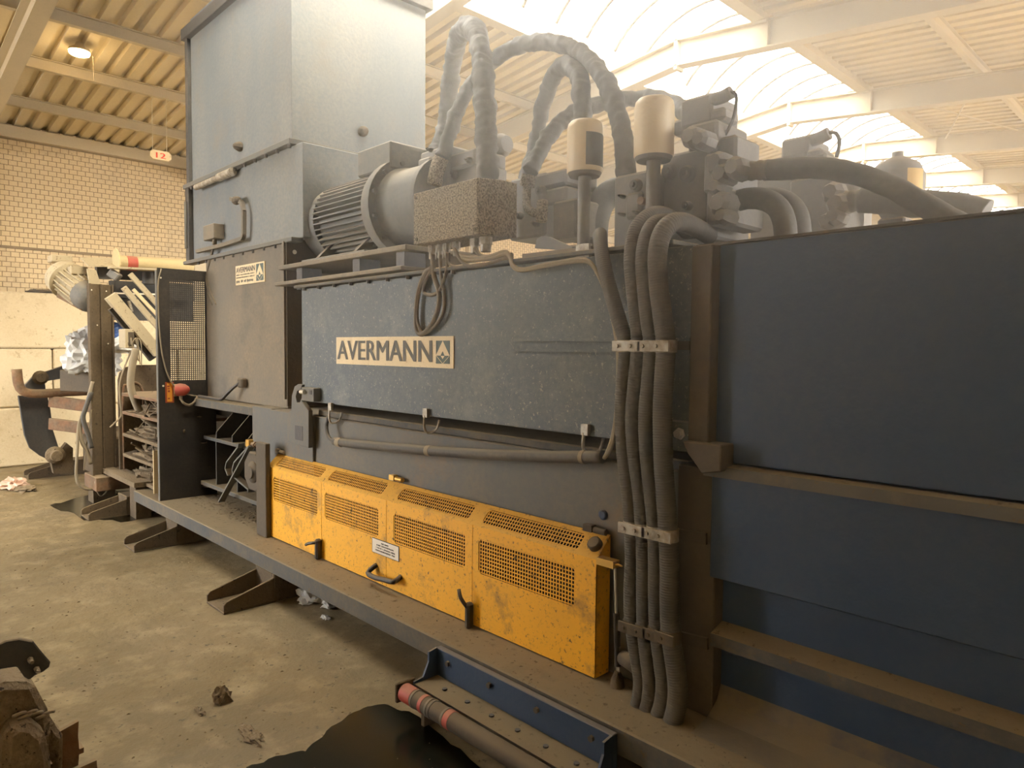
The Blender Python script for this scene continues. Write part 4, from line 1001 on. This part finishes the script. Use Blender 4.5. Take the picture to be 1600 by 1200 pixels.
# ------------------------------------------------------------------ black mesh guard at the left
GX = -6.35
gd = thing('mesh_guard', (GX, 2.2, PT), 'tall black steel guard plate with a perforated window on the deck edge', 'guard')
gy0, gy1, gz0, gz1 = 1.976, 2.45, PT, 2.25; wy0, wy1, wz0, wz1 = 2.07, 2.366, 1.30, 2.161
mb = MB().box(GX-.006, GX, gy0, wy0, gz0, gz1).box(GX-.006, GX, wy1, gy1, gz0, gz1).box(GX-.006, GX, wy0, wy1, gz0, wz0).box(GX-.006, GX, wy0, wy1, wz1, gz1)
mb.build('plate', 'black', gd)
MB().box(GX-.04, GX-.001, gy0-.006, gy0, gz0, gz1-.02).build('folded_edge', 'greyblue', gd)
mb = MB(); nx, nz = 17, 49
for i in range(nx+1):
    y = wy0+(wy1-wy0)*i/nx; mb.box(GX-.005, GX-.003, y-.0042, y+.0042, wz0, wz1)
for j in range(nz+1):
    z = wz0+(wz1-wz0)*j/nz; mb.box(GX-.0052, GX-.0032, wy0, wy1, z-.0042, z+.0042)
mb.build('perforated_window', 'black', gd)
for (px, py) in ((251, 434), (255, 603), (283, 621)):
    p = at(px, py, X=GX); MB().cyl(p, p+Vector((.004, 0, 0)), .008, 8).build('fixing_hole', 'whitelabel', gd)
# red stop lamp and orange tag
es = thing('red_signal_lamp', at(283, 622, X=GX), 'dusty red signal lamp with a cable loop on the black guard', 'signal lamp')
p = at(281, 609, X=GX+.01)
MB().box(GX+.0, GX+.02, p.y-.05, p.y-.03, p.z-.055, p.z+.05).build('mount', 'wood', es)
MB().lathe(p+Vector((-.005, -.03, 0)), p+Vector((.05, .06, .0)), [(0, .05), (.03, .056), (.07, .05), (.1, .03), (.11, .012)], 18).build('lens', 'red', es)
a = p+Vector((.02, 0, -.05)); MB().cyl(a, a-Vector((0, 0, .035)), .014, 8).build('gland', 'palecable', es)
MB().tube([a-Vector((0, 0, .02))]+path([(286, 629), (295, 633), (304, 628), (309, 619)], X=GX+.05), .011, 8).build('cable_loop', 'palecable', es)
lb_ = thing('orange_tag', at(265, 627, X=GX), 'narrow orange tag with worn upright lettering beside the red lamp', 'label')
a, b_ = at(258, 597, X=GX+.002), at(272, 629, X=GX+.002)
MB().box(GX, GX+.002, a.y, b_.y, b_.z, a.z).build('border', 'redborder', lb_)
MB().box(GX+.002, GX+.003, a.y+.014, b_.y-.014, b_.z+.01, a.z-.01).build('face', 'orangelabel', lb_)
faded_print('lettering', 'redborder', lb_, (GX+.0032, b_.y-.03, b_.z+.03), (a.z-b_.z)-.06, (b_.y-a.y)*.36, (0, 0, 1), (0, -1, 0), seed=50)
single(MB().tube(path([(252, 420), (247, 445), (248, 500), (252, 545), (260, 580), (272, 603), (290, 615), (310, 619), (345, 621)], X=GX+.02), .006, 7), 'thin_wire', 'palecable', 'thin pale wire running down the edge of the black guard', 'wire')

# ------------------------------------------------------------------ strapping and outlet end beyond the guard
oc_ = thing('outlet_channel', (-8.4, 2.8, 0), 'dirt-caked open outlet channel of the press with ribbed side plates', 'machine frame')
MB().box(-9.6, -6.4, 2.62, 3.7, .2, 1.12).build('channel_wall', 'foot', oc_)
for i, z in enumerate((.30, .50, .70, .92, 1.10)):
    MB().prism([(-7.9, 2.25, z), (-7.7, 2.05, z), (-6.42, 2.05, z), (-6.42, 2.62, z), (-7.9, 2.62, z)], (0, 0, .03)).build('rib_plate', 'rust' if i in (3, 4) else 'mud', oc_, bevel=.004)
for k, x in enumerate((-7.5, -7.0)):
    MB().box(x, x+.02, 2.2, 2.62, .28, 1.12).build('rib_web', 'foot', oc_)
MB().box(-6.62, -6.60, 2.0, 2.12, .3, .68).build('pale_board', 'wood', oc_)
for i, z in enumerate((.33, .53, .73, .95)):
    bm = bmesh.new(); bmesh.ops.create_icosphere(bm, subdivisions=4, radius=1)
    for v in bm.verts:
        k = 1+.5*noise.noise(v.co*2+Vector((i*9, 0, 0)))+.35*noise.noise(v.co*7+Vector((0, i*5, 0)))
        v.co = Vector((v.co.x*.62*k, v.co.y*.2*k, max(0, v.co.z)*.10*k))
    me = bpy.data.meshes.new('dirt_heap'); bm.to_mesh(me); bm.free(); me.materials.append(M['mud'])
    o = bpy.data.objects.new('dirt_heap', me); COL.objects.link(o); o.parent = oc_; o.location = Vector((-7.1, 2.3, z))-oc_.location
    mb = MB()
    for k in range(14):
        q = Vector((RND.uniform(-7.6, -6.5), RND.uniform(2.06, 2.3), z+.02)); d_ = Vector((RND.uniform(-1, 1), RND.uniform(-.6, .6), RND.uniform(-.1, .7))).normalized()
        mb.cyl(q, q+d_*RND.uniform(.08, .26), RND.uniform(.004, .010), 5)
    o = mb.build('stray_sticks', 'mud', oc_); o['kind'] = 'stuff'
# arched end plate
ap = [(-7.85, 2.06+.0, .25), (-7.85, 2.06, 1.25)]+[(-7.85, 2.21-.15*math.cos(a), 1.25+.15*math.sin(a)) for a in (.5, 1.0, 1.57)]+[(-7.85, 2.5, 1.4), (-7.85, 2.5, .25)]
MB().prism(ap, (-.03, 0, 0)).build('arched_plate', 'foot', oc_, bevel=.004)
MB().tube([(-7.845, 2.10, .3), (-7.845, 2.10, 1.1), (-7.845, 2.14, 1.2), (-7.845, 2.22, 1.22), (-7.845, 2.28, 1.15), (-7.845, 2.29, .9)], .012, 6).build('weld_bead', 'rust', oc_)
MB().box(-8.05, -6.99, 1.95, 2.12, .30, .345).build('cross_bar', 'mud', oc_)
MB().box(-7.2, -7.02, 1.97, 2.1, 0, .30).build('stub_leg', 'foot', oc_)

ps = thing('steel_post', (-8.05, 1.95, .15), 'brown rolled-steel post standing at the outlet end', 'post')
py0, py1 = at(140, 590, X=-8.05).y, at(178, 590, X=-8.05).y
pz0, pz1 = at(150, 742, X=-8.05).z, at(155, 444, X=-8.05).z
mb = MB().box(-8.09, -8.05, py0, py1, pz0, pz1).box(-8.06, -8.0, py0, py0+.018, pz0, pz1).box(-8.06, -8.02, (py0+py1)/2-.006, (py0+py1)/2+.012, pz0, pz1).box(-8.06, -8.0, py1-.014, py1, pz0, pz1)
mb.build('profile', 'foot', ps, bevel=.003)
MB().box(-8.3, -7.85, py0-.01, py1+.15, pz0-.14, pz0).build('base_bar', 'rust', ps, bevel=.006)
for (px, py) in ((152, 508), (169, 537), (166, 455), (143, 453)):
    p = at(px, py, X=-8.049); MB().cyl(p, p+Vector((.003, 0, 0)), .007, 8).build('bolt_hole', 'whitelabel', ps)
MB().box(-8.2, -8.0, py0, py0+.2, 0, pz0-.14).build('base_leg', 'foot', ps)

# geared motor up at the strapping head
gm = thing('gear_motor', at(120, 478, X=-8.6), 'cream geared motor tilted at the top of the strapping head', 'motor')
X_ = -8.6
g0, g1 = at(98, 432, X=-8.9), at(145, 468, X=-8.35)
d = (g1-g0).normalized()
MB().drum(g0-d*.0, g0+d*.12, .19, .02, 20).build('gear_case', 'cream', gm)
MB().lathe(g0+d*.12, g1, [(0, .2), (.03, .2), (.031, .15), ((g1-g0).length-.2, .15)], 20).build('motor_body', 'cream', gm)
mb = MB(); a_ = d.orthogonal().normalized(); bb = d.cross(a_)
for i in range(20):
    t_ = 2*math.pi*i/20; q = a_*math.cos(t_)+bb*math.sin(t_)
    mb.obox(g0+d*.16+q*.155, g1-d*.14+q*.155, .008, .03, up=q)
mb.build('cooling_fins', 'cream', gm)['kind'] = 'stuff'
MB().lathe(g1-d*.14, g1+d*.04, [(0, .16), (.1, .16), (.16, .13), (.18, .10)], 20).build('fan_cowl', 'motor', gm)
c = (g0+g1)/2+Vector((0, 0, .15)); MB().box(c.x-.1, c.x+.1, c.y-.08, c.y+.08, c.z-.02, c.z+.07).build('terminal_lid', 'cream', gm, bevel=.01)
c = g0+Vector((-.02, -.02, .14)); MB().box(c.x-.08, c.x+.1, c.y-.1, c.y+.1, c.z, c.z+.08).build('gear_lid', 'cream', gm, bevel=.01)
a, b_ = at(98, 462, X=-8.8), at(135, 482, X=-8.4); MB().obox(a, b_, .12, .04).build('bracket', 'rust', gm)

sh = thing('strapping_head', at(200, 520, X=-7.9), 'cluttered strapping head with sloping bars, roller and brackets behind the guard', 'strapping unit')
def bar_px(p0, p1, w, h, mat, nm, X=-7.7, bevel=0):
    a, b_ = at(p0[0], p0[1], X=p0[2] if len(p0) > 2 else X), at(p1[0], p1[1], X=p1[2] if len(p1) > 2 else X)
    return MB().obox(a, b_, w, h, up=(0, 0, 1)).build(nm, mat, sh, bevel=bevel)
bar_px((172, 462), (247, 552), .10, .10, 'cream', 'sloping_beam', -7.6)
bar_px((176, 480), (240, 560), .06, .09, 'dark', 'beam_web', -7.65)
bar_px((193, 449), (250, 515), .05, .05, 'cream', 'sloping_rod', -7.8)
bar_px((208, 452), (250, 497), .03, .03, 'signplate', 'toothed_bar', -7.9)
bar_px((203, 428), (250, 480), .035, .05, 'cream', 'sloping_rail', -7.95)
bar_px((206, 487), (201, 470), .04, .02, 'galv', 'tab', -7.6)
a, b_ = at(180, 410, X=-8.2), at(300, 416, X=-8.2)
MB().drum(a, b_, .075, .005, 18).build('roller', 'wood', sh)
m1, m2 = at(197, 411, X=-8.2), at(213, 412, X=-8.2); MB().cyl(m1, m2, .077, 18).build('red_band', 'red', sh)
a, b_ = at(181, 408, X=-8.15), at(183, 408, X=-8.15); MB().cyl(a, b_, .13, 16).build('roller_flange', 'wood', sh)
pl_ = path([(124, 402), (177, 403), (177, 416), (140, 416), (138, 420)], X=-8.3)
MB().prism([at(125, 404, X=-8.6), at(178, 405, X=-8.6), at(180, 417, X=-8.2), at(138, 417, X=-8.2)], (0, 0, .015)).build('top_plate', 'cream', sh)
MB().prism(path([(136, 420), (150, 422), (158, 445), (140, 445)], X=-8.2), (-.03, 0, 0)).build('support_plate', 'cream', sh)
a, b_ = at(170, 418, X=-8.0), at(300, 424, X=-8.0); MB().obox(a, b_, .1, .02).build('cross_rail', 'cream', sh)
a, b_ = at(150, 425, X=-8.35), at(300, 432, X=-8.35); MB().obox(a, b_, .08, .14).build('back_beam', 'dark', sh)
a, b_ = at(172, 452, X=-8.3), at(300, 458, X=-8.3); MB().obox(a, b_, .1, .18).build('back_beam', 'dark', sh)
a, b_ = at(178, 458, X=-8.15), at(245, 460, X=-8.15); MB().obox(a, b_, .03, .015).build('light_strip', 'whitelabel', sh)
a, b_ = at(178, 478, X=-8.4), at(300, 482, X=-8.4); MB().obox(a, b_, .1, .3).build('lower_beam', 'dark', sh)
a = at(181, 432, X=-8.0); MB().obox(at(172, 425, X=-8.05), at(186, 435, X=-8.0), .1, .08).build('sensor_block', 'hydraulic', sh, bevel=.01)
MB().lathe(at(232, 426, X=-8.1), at(232, 440, X=-8.1), [(0, .06), (.12, .06)], 14).build('valve_pot', 'dark', sh)
jb = thing('cable_junction_box', at(204, 545, X=-7.4), 'open cream junction box spilling wires below the sloping beam', 'junction box')
a, b_ = at(191, 514, X=-7.5), at(211, 544, X=-7.4)
MB().box(-7.62, -7.42, a.y, b_.y, b_.z, a.z).build('box', 'cream', jb, bevel=.006)
MB().box(-7.42, -7.415, a.y+.03, b_.y-.005, b_.z+.02, a.z-.03).build('opening', 'column', jb)
for k in range(5):
    q = at(205+k*2, 538, X=-7.4)
    MB().tube([q, q+Vector((.03, .02*RND.uniform(-1, 1), .06)), q+Vector((.05, .03*RND.uniform(-1, 1), .0)), q+Vector((.04, .03, -.10-.03*k))], .005, 5).build('wire_end', 'palecable', jb)
for lb, l, X, r_, mt_ in (
    ('fat grey hose curving down to the black guard', [(212, 545), (207, 570), (204, 600), (210, 625), (222, 648), (236, 660), (252, 668)], -7.35, .034, 'palecable'),
    ('pale looped cable with a plug hanging by the arched plate', [(205, 548), (194, 575), (187, 600), (188, 630), (189, 650), (180, 660), (172, 668)], -7.5, .008, 'palecable'),
    ('thick drooping cable bundle left of the steel post', [(145, 596), (137, 625), (129, 650), (125, 670), (128, 690), (136, 705), (142, 725)], -8.0, .018, 'palecable'),
    ('second drooping cable left of the steel post', [(143, 612), (133, 640), (130, 655), (138, 680), (143, 700)], -7.95, .022, 'conduit'),
    ('long cable reaching the floor left of the steel post', [(141, 620), (124, 660), (121, 700), (119, 740), (123, 757), (135, 764), (150, 764)], -8.0, .014, 'palecable'),
    ('thin stray wire left of the steel post', [(143, 640), (136, 690), (131, 735)], -8.0, .006, 'palecable'),
    ('coil of wire hanging under the post base', [(148, 752), (152, 768), (158, 775), (166, 768), (168, 755), (162, 748)], -7.9, .007, 'palecable')):
    single(MB().tube(path(l, X=X), r_, 8, step=.03), 'cable', mt_, lb, 'cable', 'cables at the outlet end')

# clamp arm at the very end
ca = thing('end_clamp', (-9.6, 1.7, 0), 'curved dark clamp plate with linked arm at the far outlet end', 'clamp arm')
CX_ = -9.6
MB().prism(path([(28, 618), (74, 618), (79, 640), (83, 672), (92, 700), (84, 722), (62, 712), (46, 700), (38, 680), (33, 650)], X=CX_), (-.04, 0, 0)).build('curved_plate', 'dark', ca, bevel=.006)
MB().prism(path([(39, 601), (52, 587), (108, 568), (125, 572), (126, 580), (110, 586), (108, 590), (70, 596), (72, 612), (40, 612)], X=CX_+.05), (-.05, 0, 0)).build('link_arm', 'dark', ca, bevel=.006)
p = at(63, 590, X=CX_+.1); MB().lathe(p, p+Vector((.05, 0, 0)), [(0, .08), (.02, .08), (.021, .05), (.05, .05)], 16).build('pivot_boss', 'foot', ca)
p = at(88, 712, X=CX_+.1); MB().lathe(p-Vector((.08, 0, 0)), p+Vector((.05, 0, 0)), [(0, .1), (.06, .1), (.061, .07), (.13, .06)], 16).build('pivot_boss', 'mud', ca)
MB().prism(path([(80, 722), (104, 692), (114, 700), (114, 740), (84, 740)], X=CX_+.06), (-.1, 0, 0)).build('pivot_bracket', 'foot', ca)
single(MB().tube(path([(26, 577), (29, 600), (36, 611), (55, 615), (100, 613), (140, 611)], X=-9.45), .05, 12, step=.05), 'bent_bar', 'rust', 'bent round steel bar above the curved clamp plate', 'bar')
for lb, py, dz in (('upper rusty channel rail at the outlet end', 627, .13), ('lower rusty channel rail at the outlet end', 662, .13)):
    a, b_ = at(78, py, X=-9.5), at(150, py+9, X=-9.0); single(MB().obox(a, b_, .05, dz), 'channel_rail', 'rust', lb, 'rail', bevel=.005)
a, b_ = at(100, 594, X=-9.3), at(150, 596, X=-8.9)
single(MB().obox(a, b_, .12, .24), 'clamp_beam', 'column', 'dusty box beam joining the clamp link arm', 'beam', bevel=.01)
single(MB().box(-9.5, -8.3, 2.1, 2.6, .12, .62), 'muddy_casting', 'foot', 'muddy block of frame behind the drooping cables', 'machine frame', bevel=.02)

# plastic film heap and litter
def crumple(c, r_, seed, n=3, flat=.6, name='plastic_film', mat='litter', label='', cat='litter', amp=.5):
    bm = bmesh.new(); bmesh.ops.create_icosphere(bm, subdivisions=n, radius=1)
    for v in bm.verts:
        k = 1+amp*noise.noise(v.co*2.2+Vector((seed, 0, 0)))+amp*.6*noise.noise(v.co*6+Vector((0, seed, 0)))
        v.co = Vector((v.co.x*r_[0], v.co.y*r_[1], max(v.co.z*r_[2], -flat*r_[2])))*k
    zmin = min(v.co.z for v in bm.verts)
    for v in bm.verts: v.co.z -= zmin
    me = bpy.data.meshes.new(name); bm.to_mesh(me); bm.free(); me.materials.append(M[mat])
    o = bpy.data.objects.new(name, me); COL.objects.link(o); o.location = c
    return tag(o, label, cat)
p = at(128, 585, X=-9.0); crumple((p.x, p.y+.1, p.z-.05), (.25, .26, .30), 3, 4, label='heap of white plastic film on the outlet end behind the post')
p = at(185, 553, X=-8.3); crumple((p.x, p.y, p.z), (.15, .2, .10), 8, 3, label='white plastic film lying right of the steel post')
p = at(183, 540, X=-8.5); crumple((p.x, p.y, p.z), (.1, .12, .13), 12, 3, mat='bluebag', name='blue_bag', label='dark blue plastic bag beside the junction box')
for i, (px, py, r_, mt_, lb) in enumerate(((20, 762, (.2, .12, .07), 'pinklitter', 'crumpled pinkish paper on the floor near the block wall'), (40, 766, (.16, .1, .03), 'mud', 'flat dirty rag beside the pinkish paper'),
        (484, 940, (.08, .07, .06), 'litter', 'crumpled clear plastic scrap at the nearest foot'), (516, 948, (.07, .05, .04), 'litter', 'second plastic scrap under the deck edge'), (509, 966, (.035, .02, .01), 'litter', 'small white paper snippet before the plastic scraps'),
        (347, 1096, (.035, .035, .045), 'mud', 'small dark clod of dirt on the floor'), (312, 1113, (.04, .015, .012), 'mud', 'thin sliver of dirt near the small clod'), (392, 1150, (.09, .03, .012), 'mud', 'long flat crust of dried mud by the puddle'))):
    p = at(px, py, Z=0); crumple((p.x, p.y, 0), r_, 20+i, 3, .3, name='floor_scrap', mat=mt_, label=lb, amp=.7)
p = at(72, 458, X=-11.3); crumple((-11.35, p.y, 2.285), (.06, .22, .04), 40, 3, .3, name='black_rag', mat='blackplastic', label='black rag lying on top of the concrete block wall')
# fine debris strewn on floor and deck
mb = MB()
def chip(x, y, z, s_):
    a = RND.uniform(0, 6.3); c_, d_ = math.cos(a)*s_, math.sin(a)*s_; n = len(mb.v)
    w = RND.uniform(.25, .6); h = s_*.5
    for (u, v) in ((1, 0), (0, w), (-1, 0), (0, -w)): mb.v.append(Vector((x+u*c_-v*d_, y+u*d_+v*c_, z)))
    mb.v.append(Vector((x, y, z+h)))
    for i in range(4): mb.face((n+i, n+(i+1) % 4, n+4))
for i in range(900):
    x = RND.uniform(-9.5, -1.5); y = RND.uniform(.2, 1.93); chip(x, y, 0, RND.uniform(.003, .011))
for i in range(500):
    x = RND.uniform(-6.9, -1.0); y = RND.uniform(1.96, 2.14) if x > -4.75 else RND.uniform(1.98, 2.5); chip(x, y, PT, RND.uniform(.002, .009))
for i in range(260):
    x = RND.uniform(-6.3, -5.1); y = RND.uniform(2.15, 2.45); chip(x, y, PT, RND.uniform(.005, .02))
tag(mb.build('fine_debris', 'mud'), 'fine dirt crumbs strewn over floor and deck', 'debris', kind='stuff')

# wet patches
def puddle(l, label):
    pts = []
    for i in range(len(l)):
        a, b_ = Vector(l[i]), Vector(l[(i+1) % len(l)])
        for k in range(6):
            q = a.lerp(b_, k/6); q += Vector((noise.noise(Vector((q.x*.05, q.y*.05, 1))), noise.noise(Vector((q.x*.05, q.y*.05, 5)))))*5; pts.append(at(q.x, q.y, Z=.003))
    mb = MB(); mb.prism(pts, (0, 0, -.002)); return single(mb, 'puddle', 'wet', label, 'puddle')
puddle([(385, 1200), (440, 1180), (480, 1172), (510, 1140), (560, 1108), (600, 1100), (640, 1112), (720, 1170), (820, 1260), (560, 1330), (380, 1290)], 'dark oily wet patch on the floor beside the roller')
puddle([(80, 790), (130, 775), (200, 765), (260, 772), (250, 800), (200, 815), (130, 812)], 'dark wet patch under the outlet end')

# ------------------------------------------------------------------ roller bracket at the deck edge
RY = 1.905
rb = thing('roller_bracket', at(800, 1130, Y=RY), 'dark blue angle bracket bolted along the deck edge above the roller', 'bracket')
a, b_ = at(681, 1009, Y=RY), at(957, 1152, Y=RY)
bz = (a.z+b_.z)/2; bx0_, bx1_ = a.x, b_.x; zb_ = bz-.125
MB().box(bx0_, bx1_, RY, RY+.03, zb_, bz).build('back_plate', 'blue', rb, bevel=.003)
MB().box(bx0_, bx1_, RY-.125, RY, zb_-.012, zb_).build('shelf', 'deck', rb)
for x in (bx0_, bx1_-.01):
    MB().prism([(x, RY, bz), (x, RY-.045, bz-.008), (x, RY-.045, bz-.05), (x, RY-.075, zb_+.015), (x, RY-.125, zb_+.01), (x, RY-.125, zb_-.03), (x, RY, zb_-.03)], (.01, 0, 0)).build('end_cheek', 'blue', rb)
for i in range(4):
    x = bx0_+.09+i*(bx1_-bx0_-.18)/3
    MB().cyl((x, RY, bz-.045), (x, RY-.012, bz-.045), .012, 6, smooth=False).build('hex_bolt', 'column', rb)
for i in range(6):
    x = bx0_+.14+i*(bx1_-bx0_-.25)/5
    MB().cyl((x, RY-.06, zb_), (x, RY-.06, zb_+.006), .011, 7, smooth=False).build('rivet', 'darkbolt', rb)
rx0, ry_, rz_ = bx0_+.005, RY-.17, zb_-.022
rl2 = thing('conveyor_roller', (bx0_+.5, ry_, 0), 'dirty tube roller with faded red bands below the blue bracket', 'roller')
xe = bx1_+.1
MB().cyl((rx0, ry_, rz_), (xe, ry_, rz_), .037, 22).build('tube', 'column', rl2)
for (s0, s1) in ((.002, .075), (.135, .155), (.30, .33)):
    MB().cyl((rx0+s0, ry_, rz_), (rx0+s1, ry_, rz_), .0385, 22).build('red_band', 'red', rl2)
for s0 in (.08, .18, .2, .285):
    MB().cyl((rx0+s0, ry_, rz_), (rx0+s0+.012, ry_, rz_), .0395, 22).build('ring', 'panel', rl2)
MB().box(rx0-.02, rx0-.004, ry_-.04, ry_+.06, rz_-.04, rz_+.045).build('end_plate', 'foot', rl2, bevel=.004)
MB().cyl((rx0-.035, ry_, rz_), (rx0, ry_, rz_), .018, 6, smooth=False).build('axle_nut', 'foot', rl2)
for x in (rx0+.1, xe-.1): MB().box(x-.01, x+.01, ry_+.02, RY, 0, rz_-.02).build('support_foot', 'foot', rl2)

# ------------------------------------------------------------------ coupling at lower left
cp = thing('coupling_hook', (-2.75, .4, 0), 'dirt-caked coupling with a black hook plate at the lower left corner', 'coupling')
XP = -2.75
MB().prism(path([(-30, 1040), (-10, 1010), (10, 1001), (30, 998), (52, 1002), (62, 1015), (79, 1035), (77, 1043), (68, 1050), (55, 1056), (46, 1063), (38, 1058), (27, 1042), (0, 1046), (-25, 1090), (-30, 1130), (-70, 1130), (-60, 1060)], X=XP), (-.025, 0, 0)).build('hook_plate', 'dark', cp, bevel=.004)
for (px, py) in ((47, 1030), (57, 1045)):
    p = at(px, py, X=XP); MB().cyl(p, p+Vector((.02, 0, 0)), .009, 6, smooth=False).cyl(p+Vector((.02, 0, 0)), p+Vector((.035, 0, 0)), .006, 10).build('bolt', 'galv', cp)
MB().prism(path([(-40, 1085), (10, 1068), (54, 1068), (64, 1088), (76, 1110), (82, 1150), (60, 1240), (-40, 1240)], X=XP-.01), (-.22, 0, 0)).build('mud_caked_housing', 'mud', cp, bevel=.02)
MB().prism(path([(8, 1150), (30, 1132), (52, 1134), (72, 1150), (80, 1180), (84, 1240), (0, 1240)], X=XP+.08), (-.12, 0, 0)).build('round_boss', 'mud', cp, bevel=.03)
MB().prism(path([(64, 1100), (85, 1130), (92, 1142), (100, 1150), (98, 1240), (66, 1240)], X=XP-.03), (-.1, 0, 0)).build('side_lug', 'mud', cp, bevel=.015)
MB().prism(path([(94, 1143), (123, 1127), (122, 1150), (124, 1172), (122, 1200), (100, 1240), (94, 1240)], X=XP-.05), (-.02, 0, 0)).build('rusty_flange', 'rust', cp)
MB().prism(path([(120, 1172), (131, 1168), (131, 1176), (121, 1180)], X=XP-.05), (-.06, 0, 0)).build('rusty_lug', 'rust', cp)
MB().prism(path([(110, 1206), (151, 1188), (152, 1200), (130, 1230), (108, 1230)], X=XP-.0), (-.02, 0, 0)).build('rusty_flange', 'rust', cp)
bz_ = at(0, 1240, X=XP).z
MB().box(XP-.3, XP+.02, .25, at(80, 1200, X=XP).y, 0, bz_+.05).build('base_block', 'mud', cp)
for k in range(6):
    p = at(20+k*9, 1120+4*math.sin(k*2), X=XP+.02)
    MB().tube([p, p+Vector((.01, .02, .008)), p+Vector((0, .035, .002))], .006, 5).build('fibre_strand', 'palecable', cp)

# ------------------------------------------------------------------ haze volume added for lens glare
def haze_mat(name, dens, g_):
    mt = bpy.data.materials.new(name); mt.use_nodes = True; nt = mt.node_tree
    nt.nodes.remove(nt.nodes['Principled BSDF'])
    v = N(nt, 'ShaderNodeVolumeScatter'); v.inputs['Color'].default_value = (1, .99, .97, 1)
    v.inputs['Density'].default_value = dens; v.inputs['Anisotropy'].default_value = g_
    nt.links.new(v.outputs[0], nt.nodes['Material Output'].inputs['Volume'])
    return mt, nt, v
# made-up haze over hydraulics and hopper imitating lens glare, thinning outwards
M['glare_volume'], nt, v = haze_mat('glare_haze', .0, .6)
tc = N(nt, 'ShaderNodeTexCoord'); mp_ = N(nt, 'ShaderNodeMapping'); nt.links.new(tc.outputs['Object'], mp_.inputs[0])
mp_.inputs['Scale'].default_value = (1/3.2, 1/2.9, 1/2.5)
gr = N(nt, 'ShaderNodeTexGradient', gradient_type='SPHERICAL'); nt.links.new(mp_.outputs[0], gr.inputs[0])
mr = N(nt, 'ShaderNodeMapRange', interpolation_type='SMOOTHSTEP'); mr.inputs[4].default_value = GLARE_DENSITY
nt.links.new(gr.outputs['Fac'], mr.inputs[0]); nt.links.new(mr.outputs[0], v.inputs['Density'])
pc = Vector((-.9, 2.6, 3.0))
o = MB().box(pc.x-3.6, pc.x+3.6, pc.y-2.9, pc.y+2.9, .6, 5.1).build('glare_haze', 'glare_volume', origin=pc)
tag(o, 'pale haze standing in for lens glare above the hydraulics of the press', 'haze', kind='stuff')
